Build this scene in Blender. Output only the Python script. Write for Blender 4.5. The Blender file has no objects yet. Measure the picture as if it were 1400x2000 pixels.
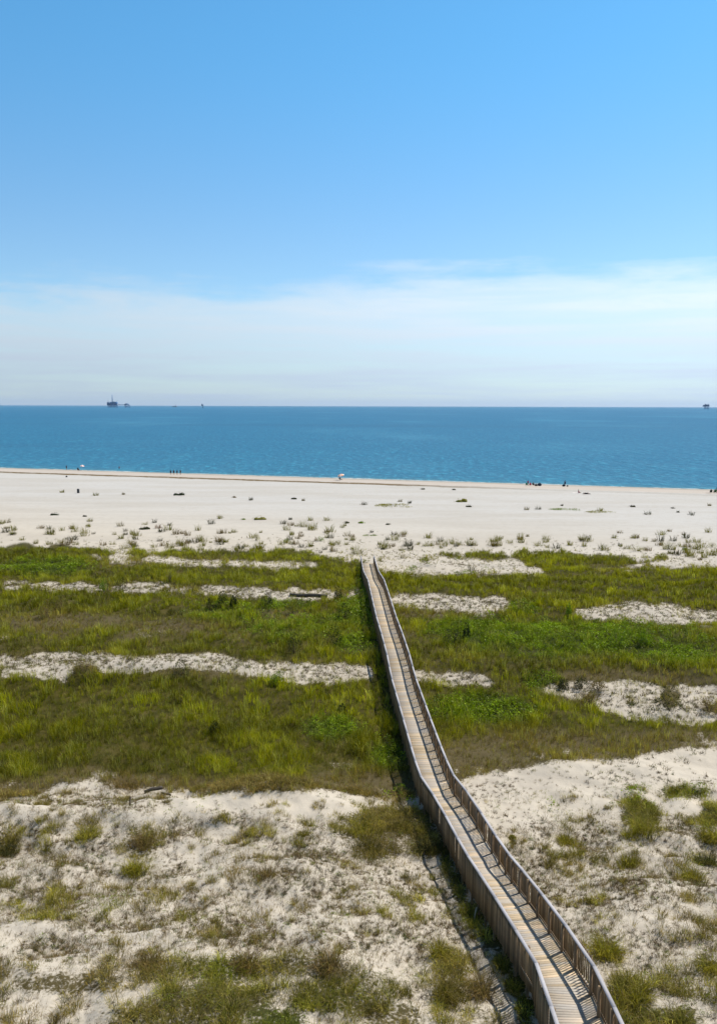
import bpy, math, random
import numpy as np
from mathutils import Vector, Matrix
R = math.radians
scene = bpy.context.scene
col = scene.collection

# ------------------------------------------------------------------ camera
F, CAM_H = 1600.0, 24.0                      # focal length in photo pixels (1400 x 2000), eye height
PITCH = math.atan(207 / F); ROLL = math.atan(4 / 1400)
cam_d = bpy.data.cameras.new('camera'); cam = bpy.data.objects.new('camera', cam_d); col.objects.link(cam)
cam_d.sensor_fit = 'VERTICAL'; cam_d.sensor_height = 36; cam_d.sensor_width = 36
cam_d.lens = 36 * F / 2002.2
cam_d.clip_start = 0.5; cam_d.clip_end = 200000
cam.matrix_world = (Matrix.Translation((0, 0, CAM_H)) @ Matrix.Rotation(R(90) - PITCH, 4, 'X') @ Matrix.Rotation(ROLL, 4, 'Z'))
scene.camera = cam

# ------------------------------------------------------------------ light
SUN_DIR = Vector((0.62, 0.45, 1.07)).normalized()
SUN_EL = math.asin(SUN_DIR.z); SUN_ROT = math.atan2(SUN_DIR.x, SUN_DIR.y)
sd = bpy.data.lights.new('sun', 'SUN'); sd.energy = 5.0; sd.angle = R(0.5); sd.color = (1.0, 0.93, 0.82)
so = bpy.data.objects.new('sun', sd); col.objects.link(so)
so.rotation_euler = (-SUN_DIR).to_track_quat('-Z', 'Y').to_euler()
scene.view_settings.view_transform = 'Standard'; scene.view_settings.look = 'None'
scene.view_settings.exposure = 0.25; scene.view_settings.gamma = 1
scene.view_settings.use_curve_mapping = False
scene.cycles.max_bounces = 5; scene.cycles.diffuse_bounces = 2; scene.cycles.glossy_bounces = 2
scene.cycles.transmission_bounces = 2; scene.cycles.volume_bounces = 0

class NT:
    """small helper to wire shader nodes"""
    def __init__(s, tree): s.t = tree; s.t.nodes.clear()
    def n(s, kind, **kw):
        nd = s.t.nodes.new(kind)
        for k, v in kw.items(): setattr(nd, k, v)
        return nd
    def put(s, sock, v):
        if hasattr(v, 'is_linked'): s.t.links.new(v, sock)
        else: sock.default_value = v
    def math(s, op, a, b=0.0, c=None, clamp=False):
        nd = s.n('ShaderNodeMath', operation=op); nd.use_clamp = clamp
        s.put(nd.inputs[0], a); s.put(nd.inputs[1], b)
        if c is not None: s.put(nd.inputs[2], c)
        return nd.outputs[0]
    def ramp(s, v, a, b):            # smooth 0..1 between a and b
        nd = s.n('ShaderNodeMapRange', interpolation_type='SMOOTHSTEP')
        s.put(nd.inputs[0], v); nd.inputs[1].default_value = a; nd.inputs[2].default_value = b
        return nd.outputs[0]
    def mix(s, f, a, b, mode='MIX'):
        nd = s.n('ShaderNodeMix', data_type='RGBA', blend_type=mode)
        s.put(nd.inputs[0], f)
        for i, v in ((6, a), (7, b)):
            s.put(nd.inputs[i], v if hasattr(v, 'is_linked') else (*v, 1.0))
        return nd.outputs[2]
    def noise(s, vec, scale, detail=3, rough=0.5):
        nd = s.n('ShaderNodeTexNoise'); s.put(nd.inputs['Vector'], vec)
        nd.inputs['Scale'].default_value = scale; nd.inputs['Detail'].default_value = detail
        nd.inputs['Roughness'].default_value = rough
        return nd.outputs[0]
    def mapping(s, vec, scale=(1, 1, 1), rot=(0, 0, 0), loc=(0, 0, 0)):
        nd = s.n('ShaderNodeMapping'); s.put(nd.inputs[0], vec)
        nd.inputs['Scale'].default_value = scale; nd.inputs['Rotation'].default_value = rot; nd.inputs['Location'].default_value = loc
        return nd.outputs[0]
    def stops(s, v, pts):
        nd = s.n('ShaderNodeValToRGB'); s.put(nd.inputs[0], v); e = nd.color_ramp.elements
        while len(e) < len(pts): e.new(0.5)
        for k, (p, c) in enumerate(pts): e[k].position = p; e[k].color = (*c, 1)
        return nd.outputs[0]

world = bpy.data.worlds.new('World'); scene.world = world; world.use_nodes = True
w = NT(world.node_tree)
geo = w.n('ShaderNodeTexCoord').outputs['Generated']
sep = w.n('ShaderNodeSeparateXYZ'); w.put(sep.inputs[0], geo)
sky = w.n('ShaderNodeTexSky', sky_type='NISHITA', sun_disc=False, sun_elevation=SUN_EL, sun_rotation=SUN_ROT,
          altitude=10, air_density=1.0, dust_density=0.25, ozone_density=2.6)
z = sep.outputs[2]; x_ = sep.outputs[0]
n1 = w.noise(w.mapping(geo, (3.0, 3.0, 16.0)), 1.3, 5, 0.55)
n2 = w.noise(w.mapping(geo, (2.2, 2.2, 40.0), loc=(3, 1, 0)), 1.6, 6, 0.6)
edge = w.math('ADD', z, w.math('MULTIPLY', w.math('SUBTRACT', n1, 0.5), 0.07))
edge = w.math('SUBTRACT', edge, w.math('MULTIPLY', x_, 0.012))
edge = w.math('ADD', edge, w.math('MULTIPLY', w.math('SUBTRACT', n2, 0.5), 0.06))
n3 = w.noise(w.mapping(geo, (9, 9, 30), loc=(1, 4, 2)), 1.0, 6, 0.65)
edge = w.math('ADD', edge, w.math('MULTIPLY', w.math('SUBTRACT', n3, 0.5), 0.05))
edge = w.math('ADD', edge, w.math('MULTIPLY', w.math('ABSOLUTE', w.math('SUBTRACT', x_, 0.12)), 0.035))
band = w.math('SUBTRACT', 1.0, w.ramp(edge, 0.120, 0.162))
wisp = w.ramp(n2, 0.3, 0.72)
dens = w.math('MULTIPLY', band, w.math('ADD', 0.58, w.math('MULTIPLY', wisp, 0.42)))
dens = w.math('MAXIMUM', dens, w.math('SUBTRACT', 1.0, w.ramp(z, 0.0, 0.035)))
cloudc = w.mix(w.ramp(z, 0.0, 0.13), (5.6, 6.9, 8.6), (7.9, 9.1, 10.2))
side = w.math('ADD', 0.80, w.math('MULTIPLY', w.ramp(x_, -0.5, 0.5), 0.30))
comb = w.n('ShaderNodeCombineXYZ')
for k in range(3): w.put(comb.inputs[k], side)
skyc = w.mix(1.0, sky.outputs[0], w.mix(w.ramp(z, 0.12, 0.42), (1.05, 1.30, 1.42), (0.76, 1.52, 1.70)), 'MULTIPLY')
skyc = w.mix(w.ramp(z, 0.43, 0.60), skyc, w.mix(1.0, sky.outputs[0], (.90, .95, .90), 'MULTIPLY'))
fin = w.mix(dens, skyc, w.mix(1.0, cloudc, comb.outputs[0], 'MULTIPLY'))
bg = w.n('ShaderNodeBackground'); w.put(bg.inputs[0], fin); bg.inputs[1].default_value = 0.085
w.t.links.new(bg.outputs[0], w.n('ShaderNodeOutputWorld').inputs[0])

# ------------------------------------------------------------------ numbers
rng = np.random.default_rng(7); random.seed(7)

def hash2(i, j, seed):
    h = (i.astype(np.int64) * 374761393 + j.astype(np.int64) * 668265263 + seed * 1442695041) & 0x7fffffff
    h = (h ^ (h >> 13)) * 1274126177 & 0x7fffffff
    return ((h ^ (h >> 16)) & 0xffff) / 65535.0

def vnoise(x, y, seed=0):
    xi, yi = np.floor(x), np.floor(y); fx, fy = x - xi, y - yi
    fx = fx * fx * (3 - 2 * fx); fy = fy * fy * (3 - 2 * fy)
    a, b = hash2(xi, yi, seed), hash2(xi + 1, yi, seed)
    c, d = hash2(xi, yi + 1, seed), hash2(xi + 1, yi + 1, seed)
    return (a + (b - a) * fx) * (1 - fy) + (c + (d - c) * fx) * fy

def fbm(x, y, seed=0, octv=3):
    s, a, t = 0, 1.0, 0
    for k in range(octv):
        s = s + a * (vnoise(x * 2 ** k + 17.3 * k, y * 2 ** k - 9.1 * k, seed + k) - 0.5); t += a; a *= 0.55
    return s / t * 2                                   # about -1..1

def sstep(v, a, b):
    t = np.clip((v - a) / (b - a), 0, 1); return t * t * (3 - 2 * t)

def to_photo(x, y, z):                                  # where a world point stands in the photograph
    zz = z - CAM_H
    d = y * math.cos(PITCH) - zz * math.sin(PITCH); u = y * math.sin(PITCH) + zz * math.cos(PITCH)
    d = np.maximum(d, 0.5); X = x / d * F; V = -u / d * F
    c, s = math.cos(ROLL), math.sin(ROLL)
    return 700 + X * c - V * s, 1000 + X * s + V * c

# course of the boardwalk: distance, sideways position, deck height
BY = np.array([5, 12, 19.0, 20.35, 21.8, 23.35, 25.01, 26.79, 28.7, 30.74, 32.93, 35.27, 37.78, 40.47, 43.35, 46.44, 49.74, 53.28, 57.07, 61.14, 65.49, 70.15, 75.14, 80.49, 86.21, 92.35, 98.92, 105.96, 113.5])
BX = np.array([6.3, 6.4, 6.5, 6.56, 6.64, 6.65, 6.78, 6.5, 6.27, 6.03, 5.85, 5.75, 5.47, 5.05, 4.46, 4.29, 4.19, 4.02, 3.8, 3.49, 3.32, 3.01, 2.65, 2.41, 2.21, 2.04, 1.59, 1.42, 1.27])
BZ = np.array([6.4, 6.2, 5.87, 5.69, 5.44, 5.12, 4.9, 4.64, 4.37, 4.05, 3.5, 2.87, 2.63, 2.6, 2.44, 2.16, 1.91, 1.83, 1.93, 2.21, 2.59, 2.98, 3.27, 3.41, 3.37, 3.14, 2.75, 2.39, 2.03])
CLY = [0, 25, 33, 38, 45, 60, 80, 100, 110, 113.5, 116]
CLZ = [1.2, .95, .9, .9, 1.0, 1.1, 1.15, 0.85, 0.4, 0.12, 0.0]
SLOPE = 0.315                                           # the shore runs askew to the view

def height(x, y, fine=True):
    x = np.asarray(x, float); y = np.asarray(y, float)
    off = sstep(np.abs(x - np.interp(y, BY, BX)), 1.5, 9)
    yw = y + 5 * fbm(x / 17, y / 34, 3, 2) * off
    g = np.interp(yw, BY, BZ) - np.interp(yw, CLY, CLZ)
    g = g + off * (0.75 * np.exp(-((yw - 41.5) / 2.2) ** 2) * (x < 4) + 0.5 * np.exp(-((yw - 66) / 3) ** 2) + 0.35 * np.exp(-((yw - 97) / 3) ** 2))
    g = g + fbm(x / 5.5, y / 4.5, 11, 3) * 0.62 * off
    g = g + off * sstep(y, 50, 44) * .30 * fbm(x / 2.3, y / 1.9, 15, 2)
    s = y + SLOPE * x
    be = np.interp(s, [100, 118, 150, 236, 243, 246, 272, 300, 420], [1.9, 1.95, 1.95, 1.4, 1.35, 0.95, 0.0, -1.6, -7])
    be = be + 0.10 * fbm(x / 12, y / 9, 21, 2) * sstep(s, 300, 230)
    t = sstep(y + 3 * fbm(x / 9, y / 20, 31, 2) * off, 111, 121)
    g = g * (1 - t) + be * t
    if fine:
        n = sstep(y, 75, 45)
        g = g + n * (0.11 * fbm(x / 1.1, y / 1.0, 41, 3)) + sstep(y, 135, 90) * 0.05 * fbm(x / 1.6, y / 1.6, 51, 2)
    return g

def at(px, py):                                         # ground point seen at a photo pixel
    c, s = math.cos(ROLL), math.sin(ROLL); a, b = px - 700, py - 1000
    X, V = a * c + b * s, -a * s + b * c
    d = np.array([X / F, math.cos(PITCH) - V / F * math.sin(PITCH), -V / F * math.cos(PITCH) - math.sin(PITCH)])
    tt = np.exp(np.linspace(math.log(15), math.log(500), 6000))
    P = np.array([0, 0, CAM_H])[:, None] + d[:, None] * tt
    k = int(np.argmax(P[2] < height(P[0], P[1])))
    return Vector((float(P[0, k]), float(P[1, k]), float(height(P[0, k:k + 1], P[1, k:k + 1])[0])))

# ------------------------------------------------------------------ where plants grow (areas measured on the photograph)
GW, GH, Y0 = 700, 500, 1000
gx, gy = np.meshgrid(np.arange(GW) * 2 + 1.0, np.arange(GH) * 2 + Y0 + 1.0)
wx = gx + 16 * fbm(gx / 22, gy / 9, 61, 3); wy = gy + 9 * fbm(gx / 26, gy / 9, 71, 3)
def poly(pts):
    ins = np.zeros(gx.shape, bool); n = len(pts)
    for i in range(n):
        (x1, y1), (x2, y2) = pts[i], pts[(i + 1) % n]
        if y1 == y2: continue
        cr = ((y1 > wy) != (y2 > wy)) & (wx < (x2 - x1) * (wy - y1) / (y2 - y1) + x1)
        ins ^= cr
    return ins
def blob(cx, cy, rx, ry):
    return np.clip(1.25 - ((gx - cx) / rx) ** 2 - ((gy - cy) / ry) ** 2 + 0.35 * fbm(gx / 14, gy / 7, 81, 2), 0, 1)
veg = np.zeros(gx.shape); green = np.zeros(gx.shape); brown = np.zeros(gx.shape); speck = np.zeros(gx.shape)
top = np.interp(gx, [0, 100, 240, 350, 550, 700, 760, 850, 950, 1050, 1200, 1300, 1400], [1062, 1066, 1075, 1077, 1081, 1090, 1114, 1082, 1075, 1080, 1086, 1092, 1104])
low = np.interp(gx, [0, 60, 120, 180, 280, 420, 600, 700, 800, 850, 910, 980, 1050, 1125, 1200, 1275, 1400], [1556, 1560, 1532, 1526, 1541, 1550, 1546, 1549, 1556, 1540, 1518, 1506, 1490, 1478, 1484, 1470, 1458])
tng = 14 * fbm(gx / 38, gy / 40, 67, 3) * (gy < 1200)
veg[(wy + tng > top) & (wy < low)] = 1.0
SAND = [
 [(165,1090),(220,1084),(350,1087),(450,1096),(620,1101),(625,1110),(560,1111),(430,1103),(330,1105),(220,1100)],
 [(750,1113),(850,1089),(1000,1095),(1060,1112),(1060,1123),(900,1124),(760,1124)],
 [(1150,1112),(1300,1094),(1400,1090),(1400,1106),(1250,1108),(1175,1120)],
 [(0,1133),(50,1139),(150,1140),(300,1140),(375,1145),(500,1150),(690,1152),(720,1155),(720,1173),(690,1172),(575,1170),(425,1162),(350,1158),(200,1155),(100,1152),(0,1146)],
 [(745,1157),(850,1164),(980,1169),(1000,1180),(970,1202),(940,1202),(875,1197),(825,1187),(750,1183)],
 [(1115,1193),(1200,1180),(1275,1179),(1330,1189),(1400,1201),(1400,1219),(1300,1218),(1275,1210),(1175,1211)],
 [(0,1241),(24,1242),(24,1250),(0,1250)], [(262,1236),(300,1235),(330,1236),(340,1238),(300,1239),(270,1240)],
 [(0,1280),(100,1277),(200,1277),(250,1282),(350,1280),(410,1275),(450,1285),(500,1292),(575,1295),(650,1300),(722,1303),(725,1325),(650,1336),(575,1333),(500,1322),(475,1318),(425,1308),(325,1303),(275,1312),(215,1312),(150,1306),(120,1330),(50,1322),(0,1319)],
 [(805,1313),(880,1312),(970,1330),(960,1337),(860,1337),(805,1327)],
 [(1045,1343),(1100,1335),(1180,1335),(1230,1330),(1300,1340),(1400,1343),(1400,1414),(1330,1412),(1250,1408),(1190,1394),(1160,1375),(1100,1357)],
 [(645,1496),(690,1489),(690,1497),(650,1501)]]
for p in SAND:
    m = poly(p); nz = fbm(gx / 42, gy / 8, 63, 3) + .5 * fbm(gx / 12, gy / 5, 65, 2); veg[m & (nz > -.33)] = 0.0; speck[m] = 0.7; brown[m] = .8
    veg[m & (nz <= -.33)] = .75
m = (wy >= low); speck[m] = 0.18
fr = (wy > low - 26) & (wy < low + 4); brown[fr] = .85; veg[fr] = np.where(fbm(gx / 24, gy / 7, 69, 3)[fr] > -.40, .9, .3)
fr = (wy >= low + 4) & (wy < low + 24); veg[fr] = np.where(fbm(gx / 30, gy / 6, 79, 3)[fr] > .22, .6, veg[fr]); brown[fr] = .9
fr = (gy > 1225) & (gy < 1300) & (fbm(gx / 60, gy / 9, 77, 3) > .30); brown[fr] = .8
speck[(wy > 1597) & m] = 0.9
speck[poly([(320,1552),(800,1556),(760,1592),(330,1586)])] = 0.05
speck[poly([(870,1540),(1400,1480),(1400,1560),(1150,1600),(960,1620)])] = 0.2
speck[poly([(0,1556),(330,1545),(330,1600),(0,1600)])] = 0.7
m2 = (wy < top) & (wy > 1010)
speck[m2] = (0.22 * sstep(gy, 1040, 1085) * (0.35 + 0.65 * np.clip(1 - (gx - 700) / 400, 0, 1)) + 0.10 * sstep(gy, 1060, 1090))[m2]
def addv(m, v, t=None, tv=1.0):
    np.maximum(veg, m * v, out=veg)
    if t is not None: np.maximum(t, m * tv, out=t)
# brown and bright green parts inside the swale
for c in [(120,1215,170,22),(330,1225,120,18),(560,1200,60,12),(900,1480,110,40),(1060,1450,170,30),(1300,1440,130,18),(1200,1320,160,14),(1330,1330,90,12),(270,1535,130,14),(700,1530,120,26),(60,1540,110,14),(180,1300,60,14),(450,1315,120,12),(640,1320,70,10),(880,1320,90,10),(1150,1360,70,14),(900,1178,120,8),(850,1200,120,8)]:
    np.maximum(brown, blob(*c) * 0.9, out=brown)
for c in [(560,1230,110,26),(450,1195,90,22),(640,1215,60,20)]:
    np.maximum(green, blob(*c) * .45, out=green)
for c in [(90,1108,100,18),(690,1262,40,24),(1130,1250,250,38),(1310,1275,110,26),(930,1235,110,30),(940,1385,120,32),(1060,1330,40,20),(650,1425,60,24),(760,1480,40,30),(860,1110,80,12),(700,1190,40,40),(1020,1190,30,14),(560,1185,60,14)]:
    np.maximum(green, blob(*c), out=green)
# patches on the near dune: x, y, rx, ry, density, brown, green
for (a, b, c, d, v, br, gr) in [(165,1615,45,28,.6,.5,0),(275,1650,48,45,.75,.5,.1),(330,1600,80,18,.45,.4,0),(12,1650,26,34,.8,.5,0),(60,1680,22,16,.5,.7,0),(205,1765,48,34,.45,.2,.5),(120,1700,30,30,.35,.8,0),(90,1590,90,14,.45,.6,0),
  (700,1620,70,40,.75,.4,.1),(760,1610,80,45,.9,.5,.1),(830,1645,45,40,.95,.4,.1),(740,1660,60,28,.8,.7,0),(600,1590,110,16,.4,.4,0),(550,1610,60,30,.4,.4,.1),(480,1690,70,45,.5,.9,0),(430,1640,50,30,.3,.8,0),(640,1700,60,25,.3,.8,0),(900,1705,26,44,.8,.4,.2),(925,1790,30,40,.8,.2,.5),
  (140,1925,150,28,.8,.7,0),(250,1890,110,26,.55,.8,0),(330,1900,90,40,.7,.6,.1),(420,1900,120,34,.8,.2,.8),(420,1960,150,50,.9,.3,.4),(560,1890,110,30,.75,.5,.3),(690,1915,100,26,.7,.5,.5),(660,1960,120,34,.85,.3,.6),(540,1990,70,16,.9,.1,1),(760,1985,80,28,.8,.6,.1),(30,1905,80,26,.65,.7,.1),(80,1985,90,18,.5,.8,0),(300,1985,120,22,.8,.5,.2),
  (880,1905,40,55,.85,.5,.2),(870,1860,34,18,.7,.4,.1),(935,1870,50,30,.5,.5,0),(945,1930,34,30,.6,.7,0),(930,1985,50,20,.7,.5,.1),(1000,1850,40,60,.9,.1,.7),
  (1100,1600,44,42,.5,.3,.2),(1250,1595,50,42,1,.2,.3),(1200,1590,30,14,.5,.6,0),(1240,1540,60,16,.5,.2,.2),(1340,1550,70,18,.85,.2,.3),(1385,1600,28,34,1,.2,.3),(1390,1640,24,20,.8,.2,.3),(1225,1665,34,26,.5,.5,.1),(1365,1695,44,34,.6,.4,.3),(1110,1700,50,16,.4,.8,0),(1300,1680,60,40,.3,.8,0),(1330,1800,90,50,.5,.9,0),(1080,1560,90,20,.25,.5,0),
  (1180,1850,60,36,.75,.4,.3),(1200,1900,60,30,.6,.5,.2),(1230,1950,70,50,.85,.3,.5),(1340,1930,80,60,.65,.4,.3),(1380,1880,40,40,.7,.4,.2),(1290,1990,120,26,.85,.4,.5),(1190,1790,60,30,.3,.6,.1),(1150,1740,40,30,.25,.5,.2)]:
    if b > 1560 and a < 960: c, d = c * 1.15, d * 1.12
    m = blob(a, b, c, d); addv(m, v); np.maximum(brown, m * br, out=brown); np.maximum(green, m * gr, out=green)
addv(blob(712, 1165, 14, 60), 1.0, green, .9)
for (a, b, c, d) in [(872,1680,16,40),(895,1735,20,40),(925,1790,26,36),(958,1835,28,34),(985,1880,30,36),(1008,1925,30,34),(1025,1975,30,34),(835,1600,24,34),(800,1545,22,26)]:
    addv(blob(a, b, c, d), 1.0, green, .45)
for (a, b, c, d) in [(1150,1365,20,9),(1310,1365,26,26),(1385,1385,20,12),(170,1305,30,10),(340,1312,40,9),(1125,1345,16,7),(95,1303,9,3),(215,1105,70,5),(400,1092,60,4)]:
    addv(blob(a, b, c, d), 0.95, brown, 0.8)
def blur(a, r):
    for ax in (0, 1):
        k = np.ones(2 * r + 1) / (2 * r + 1)
        a = np.apply_along_axis(lambda v: np.convolve(np.pad(v, r, 'edge'), k, 'valid'), ax, a)
    return a
veg, green, brown, speck = blur(veg, 3), blur(green, 3), blur(brown, 3), blur(speck, 3)
def fields(x, y, z):
    px, py = to_photo(x, y, z)
    px = np.abs(np.mod(px, 2800)); px = np.where(px > 1400, 2800 - px, px)      # the dunes go on beyond the frame
    py = np.where(py > 1998, 1998 - np.mod(py - 1998, 130), py)
    i = np.clip((px / 2).astype(int), 0, GW - 1); j = np.clip(((py - Y0) / 2).astype(int), 0, GH - 1)
    off = (py < 1004) | (y < 14)
    f = [np.where(off, 0, a[j, i]) for a in (veg, green, brown, speck)]
    near = sstep(y, 22.5, 20.5); nv = fbm(x / 3.1, y / 2.7, 161, 3)       # nearer than the frame: the same cover goes on
    for k_, val in enumerate((np.clip(.45 + .9 * nv, 0, 1), np.clip(.2 + fbm(x / 2.2, y / 2, 163, 2), 0, 1), .5 + 0 * x, .7 + 0 * x)): f[k_] = f[k_] * (1 - near) + val * near
    return f

# ------------------------------------------------------------------ mesh builders
def link(name, me, mat=None, parent=None):
    o = bpy.data.objects.new(name, me); col.objects.link(o)
    if mat and me: me.materials.append(mat)
    if parent: o.parent = parent
    return o
def tag(o, label=None, cat=None, group=None, kind=None):
    if label: o['label'] = label
    if cat: o['category'] = cat
    if group: o['group'] = group
    if kind: o['kind'] = kind
    return o
def np_mesh(name, V, faces, colv=None, smooth=False):
    """V (n,3); faces: list of (m,k) index arrays; colv (n,3) tints"""
    me = bpy.data.meshes.new(name)
    me.vertices.add(len(V)); me.vertices.foreach_set('co', np.ascontiguousarray(V, np.float32).ravel())
    tot = np.concatenate([np.full(len(f), f.shape[1]) for f in faces]).astype(np.int32)
    idx = np.concatenate([f.ravel() for f in faces]).astype(np.int32)
    me.loops.add(len(idx)); me.loops.foreach_set('vertex_index', idx)
    me.polygons.add(len(tot)); st = np.concatenate([[0], np.cumsum(tot)[:-1]]).astype(np.int32)
    me.polygons.foreach_set('loop_start', st)
    try: me.polygons.foreach_set('loop_total', tot)
    except Exception: pass
    if smooth: me.polygons.foreach_set('use_smooth', np.ones(len(tot), bool))
    if colv is not None:
        a = me.attributes.new('tint', 'FLOAT_COLOR', 'POINT')
        c = np.ones((len(V), 4), np.float32); c[:, :3] = colv; a.data.foreach_set('color', c.ravel())
    me.update(calc_edges=True); me.validate()
    return me
CUBE = np.array([(-1,-1,-1),(1,-1,-1),(1,1,-1),(-1,1,-1),(-1,-1,1),(1,-1,1),(1,1,1),(-1,1,1)], float) * .5
CF = np.array([(0,3,2,1),(4,5,6,7),(0,1,5,4),(1,2,6,5),(2,3,7,6),(3,0,4,7)])
class MB:
    def __init__(s): s.V, s.Fq, s.Ft, s.C, s.n = [], [], [], [], 0
    def add(s, V, q=None, t=None, c=(1, 1, 1)):
        V = np.asarray(V, float); s.V.append(V)
        if q is not None and len(q): s.Fq.append(np.asarray(q) + s.n)
        if t is not None and len(t): s.Ft.append(np.asarray(t) + s.n)
        s.C.append(np.broadcast_to(c, (len(V), 3))); s.n += len(V); return s
    def box(s, c, size, ax=None, colr=(1, 1, 1)):           # ax: rows = local axes
        V = CUBE * np.array(size)
        if ax is not None: V = V @ np.array(ax)
        return s.add(V + np.array(c), CF, None, colr)
    def tube(s, pts, rad, k=7, colr=(1, 1, 1), cap=True):
        pts = np.array(pts, float); rad = np.broadcast_to(rad, len(pts)); n = len(pts); V = []
        T = np.gradient(pts, axis=0); T /= np.linalg.norm(T, axis=1)[:, None] + 1e-9
        up = np.array([0, 0, 1.0]) if abs(T[0, 2]) < .9 else np.array([1.0, 0, 0])
        for i in range(n):
            u = np.cross(T[i], up); u /= np.linalg.norm(u) + 1e-9; v = np.cross(T[i], u)
            a = np.linspace(0, 2 * math.pi, k, endpoint=False)
            V.append(pts[i] + rad[i] * (np.cos(a)[:, None] * u + np.sin(a)[:, None] * v))
        V = np.concatenate(V); q = [(i * k + j, i * k + (j + 1) % k, (i + 1) * k + (j + 1) % k, (i + 1) * k + j) for i in range(n - 1) for j in range(k)]
        t = []
        if cap:
            V = np.concatenate([V, pts[:1], pts[-1:]]); m = n * k
            t = [(m, (j + 1) % k, j) for j in range(k)] + [(m + 1, (n - 1) * k + j, (n - 1) * k + (j + 1) % k) for j in range(k)]
        return s.add(V, q, t, colr)
    def lump(s, c, r, colr=(1, 1, 1), seed=0, nu=10, nv=7, rough=.25):
        V = []; rs = np.random.default_rng(seed)
        for i in range(nv + 1):
            for j in range(nu):
                th = math.pi * i / nv; ph = 2 * math.pi * j / nu; k = 1 + rough * (rs.random() - .5)
                V.append((c[0] + r[0] * k * math.sin(th) * math.cos(ph), c[1] + r[1] * k * math.sin(th) * math.sin(ph), c[2] + r[2] * k * math.cos(th)))
        q = [(i * nu + j, (i + 1) * nu + j, (i + 1) * nu + (j + 1) % nu, i * nu + (j + 1) % nu) for i in range(nv) for j in range(nu)]
        return s.add(V, q, None, colr)
    def build(s, name, mat, parent=None, smooth=False):
        f = []
        if s.Fq: f.append(np.concatenate(s.Fq))
        if s.Ft: f.append(np.concatenate(s.Ft))
        return link(name, np_mesh(name, np.concatenate(s.V), f, np.concatenate(s.C), smooth), mat, parent)

# ------------------------------------------------------------------ materials
def material(name):
    m = bpy.data.materials.new(name); m.use_nodes = True; return m, NT(m.node_tree)
def finish(t, shader): t.t.links.new(shader, t.n('ShaderNodeOutputMaterial').inputs[0])
def principled(t, base, rough=.7, normal=None, spec=None, metal=0):
    p = t.n('ShaderNodeBsdfPrincipled'); t.put(p.inputs['Base Color'], base if hasattr(base, 'is_linked') else (*base, 1))
    t.put(p.inputs['Roughness'], rough); p.inputs['Metallic'].default_value = metal
    if spec is not None: p.inputs['Specular IOR Level'].default_value = spec
    if normal is not None: t.put(p.inputs['Normal'], normal)
    return p
def tint_mat(name, rough=.7, trans=0.0, spec=.25, vary=0.25, scale=2.0, bump=0.0):
    m, t = material(name)
    a = t.n('ShaderNodeAttribute', attribute_name='tint').outputs['Color']
    pos = t.n('ShaderNodeTexCoord').outputs['Object']
    nz = t.noise(pos, scale, 3, .6)
    k = t.math('ADD', 1 - vary, t.math('MULTIPLY', nz, 2 * vary))
    cb = t.n('ShaderNodeCombineXYZ')
    for i in range(3): t.put(cb.inputs[i], k)
    c = t.mix(1.0, a, cb.outputs[0], 'MULTIPLY'); nrm = None
    if bump:
        b = t.n('ShaderNodeBump'); b.inputs['Strength'].default_value = bump; b.inputs['Distance'].default_value = .02; t.put(b.inputs['Height'], nz); nrm = b.outputs[0]
    p = principled(t, c, rough, nrm, spec); out = p.outputs[0]
    if trans:
        tr = t.n('ShaderNodeBsdfTranslucent'); t.put(tr.inputs[0], t.mix(1.0, c, (1.3, 1.35, .6), 'MULTIPLY'))
        mx = t.n('ShaderNodeMixShader'); mx.inputs[0].default_value = trans
        t.t.links.new(p.outputs[0], mx.inputs[1]); t.t.links.new(tr.outputs[0], mx.inputs[2]); out = mx.outputs[0]
    finish(t, out); return m
M_blade = tint_mat('grass_blades', .6, .35, .08, .2, .6)
M_leaf = tint_mat('leaves', .5, .3, .15, .2, 2)
M_twig = tint_mat('dead_twigs', .8, 0, .1, .25, 3)
M_paint = tint_mat('painted_steel', .5, 0, .4, .12, .3)
M_cloth = tint_mat('cloth', .85, 0, .15, .1, 9)
M_skin = tint_mat('skin', .5, 0, .3, .06, 6)
M_plain = tint_mat('weathered_goods', .7, 0, .25, .2, 5)

def wood_mat(name, grey):
    m, t = material(name)
    a = t.n('ShaderNodeAttribute', attribute_name='tint').outputs['Color']
    pos = t.n('ShaderNodeNewGeometry').outputs['Position']
    g1 = t.noise(t.mapping(pos, (3, 40, 6)), 1.0, 4, .65); g2 = t.noise(pos, 0.45, 3, .5); g3 = t.noise(pos, 9, 3, .6)
    k = t.math('ADD', .68, t.math('MULTIPLY', g1, .34)); k = t.math('ADD', k, t.math('MULTIPLY', g3, .30))
    cb = t.n('ShaderNodeCombineXYZ')
    for i in range(3): t.put(cb.inputs[i], k)
    c = t.mix(1.0, a, cb.outputs[0], 'MULTIPLY')
    c = t.mix(t.math('MULTIPLY', t.ramp(g2, .42, .68), grey), c, t.mix(1.0, cb.outputs[0], (.36, .345, .33), 'MULTIPLY'))
    b = t.n('ShaderNodeBump'); b.inputs['Strength'].default_value = .35; b.inputs['Distance'].default_value = .01; t.put(b.inputs['Height'], g1)
    finish(t, principled(t, c, .75, b.outputs[0], .2).outputs[0]); return m
M_deck = wood_mat('deck_boards', .6); M_rail = wood_mat('rail_timber', .10)

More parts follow.
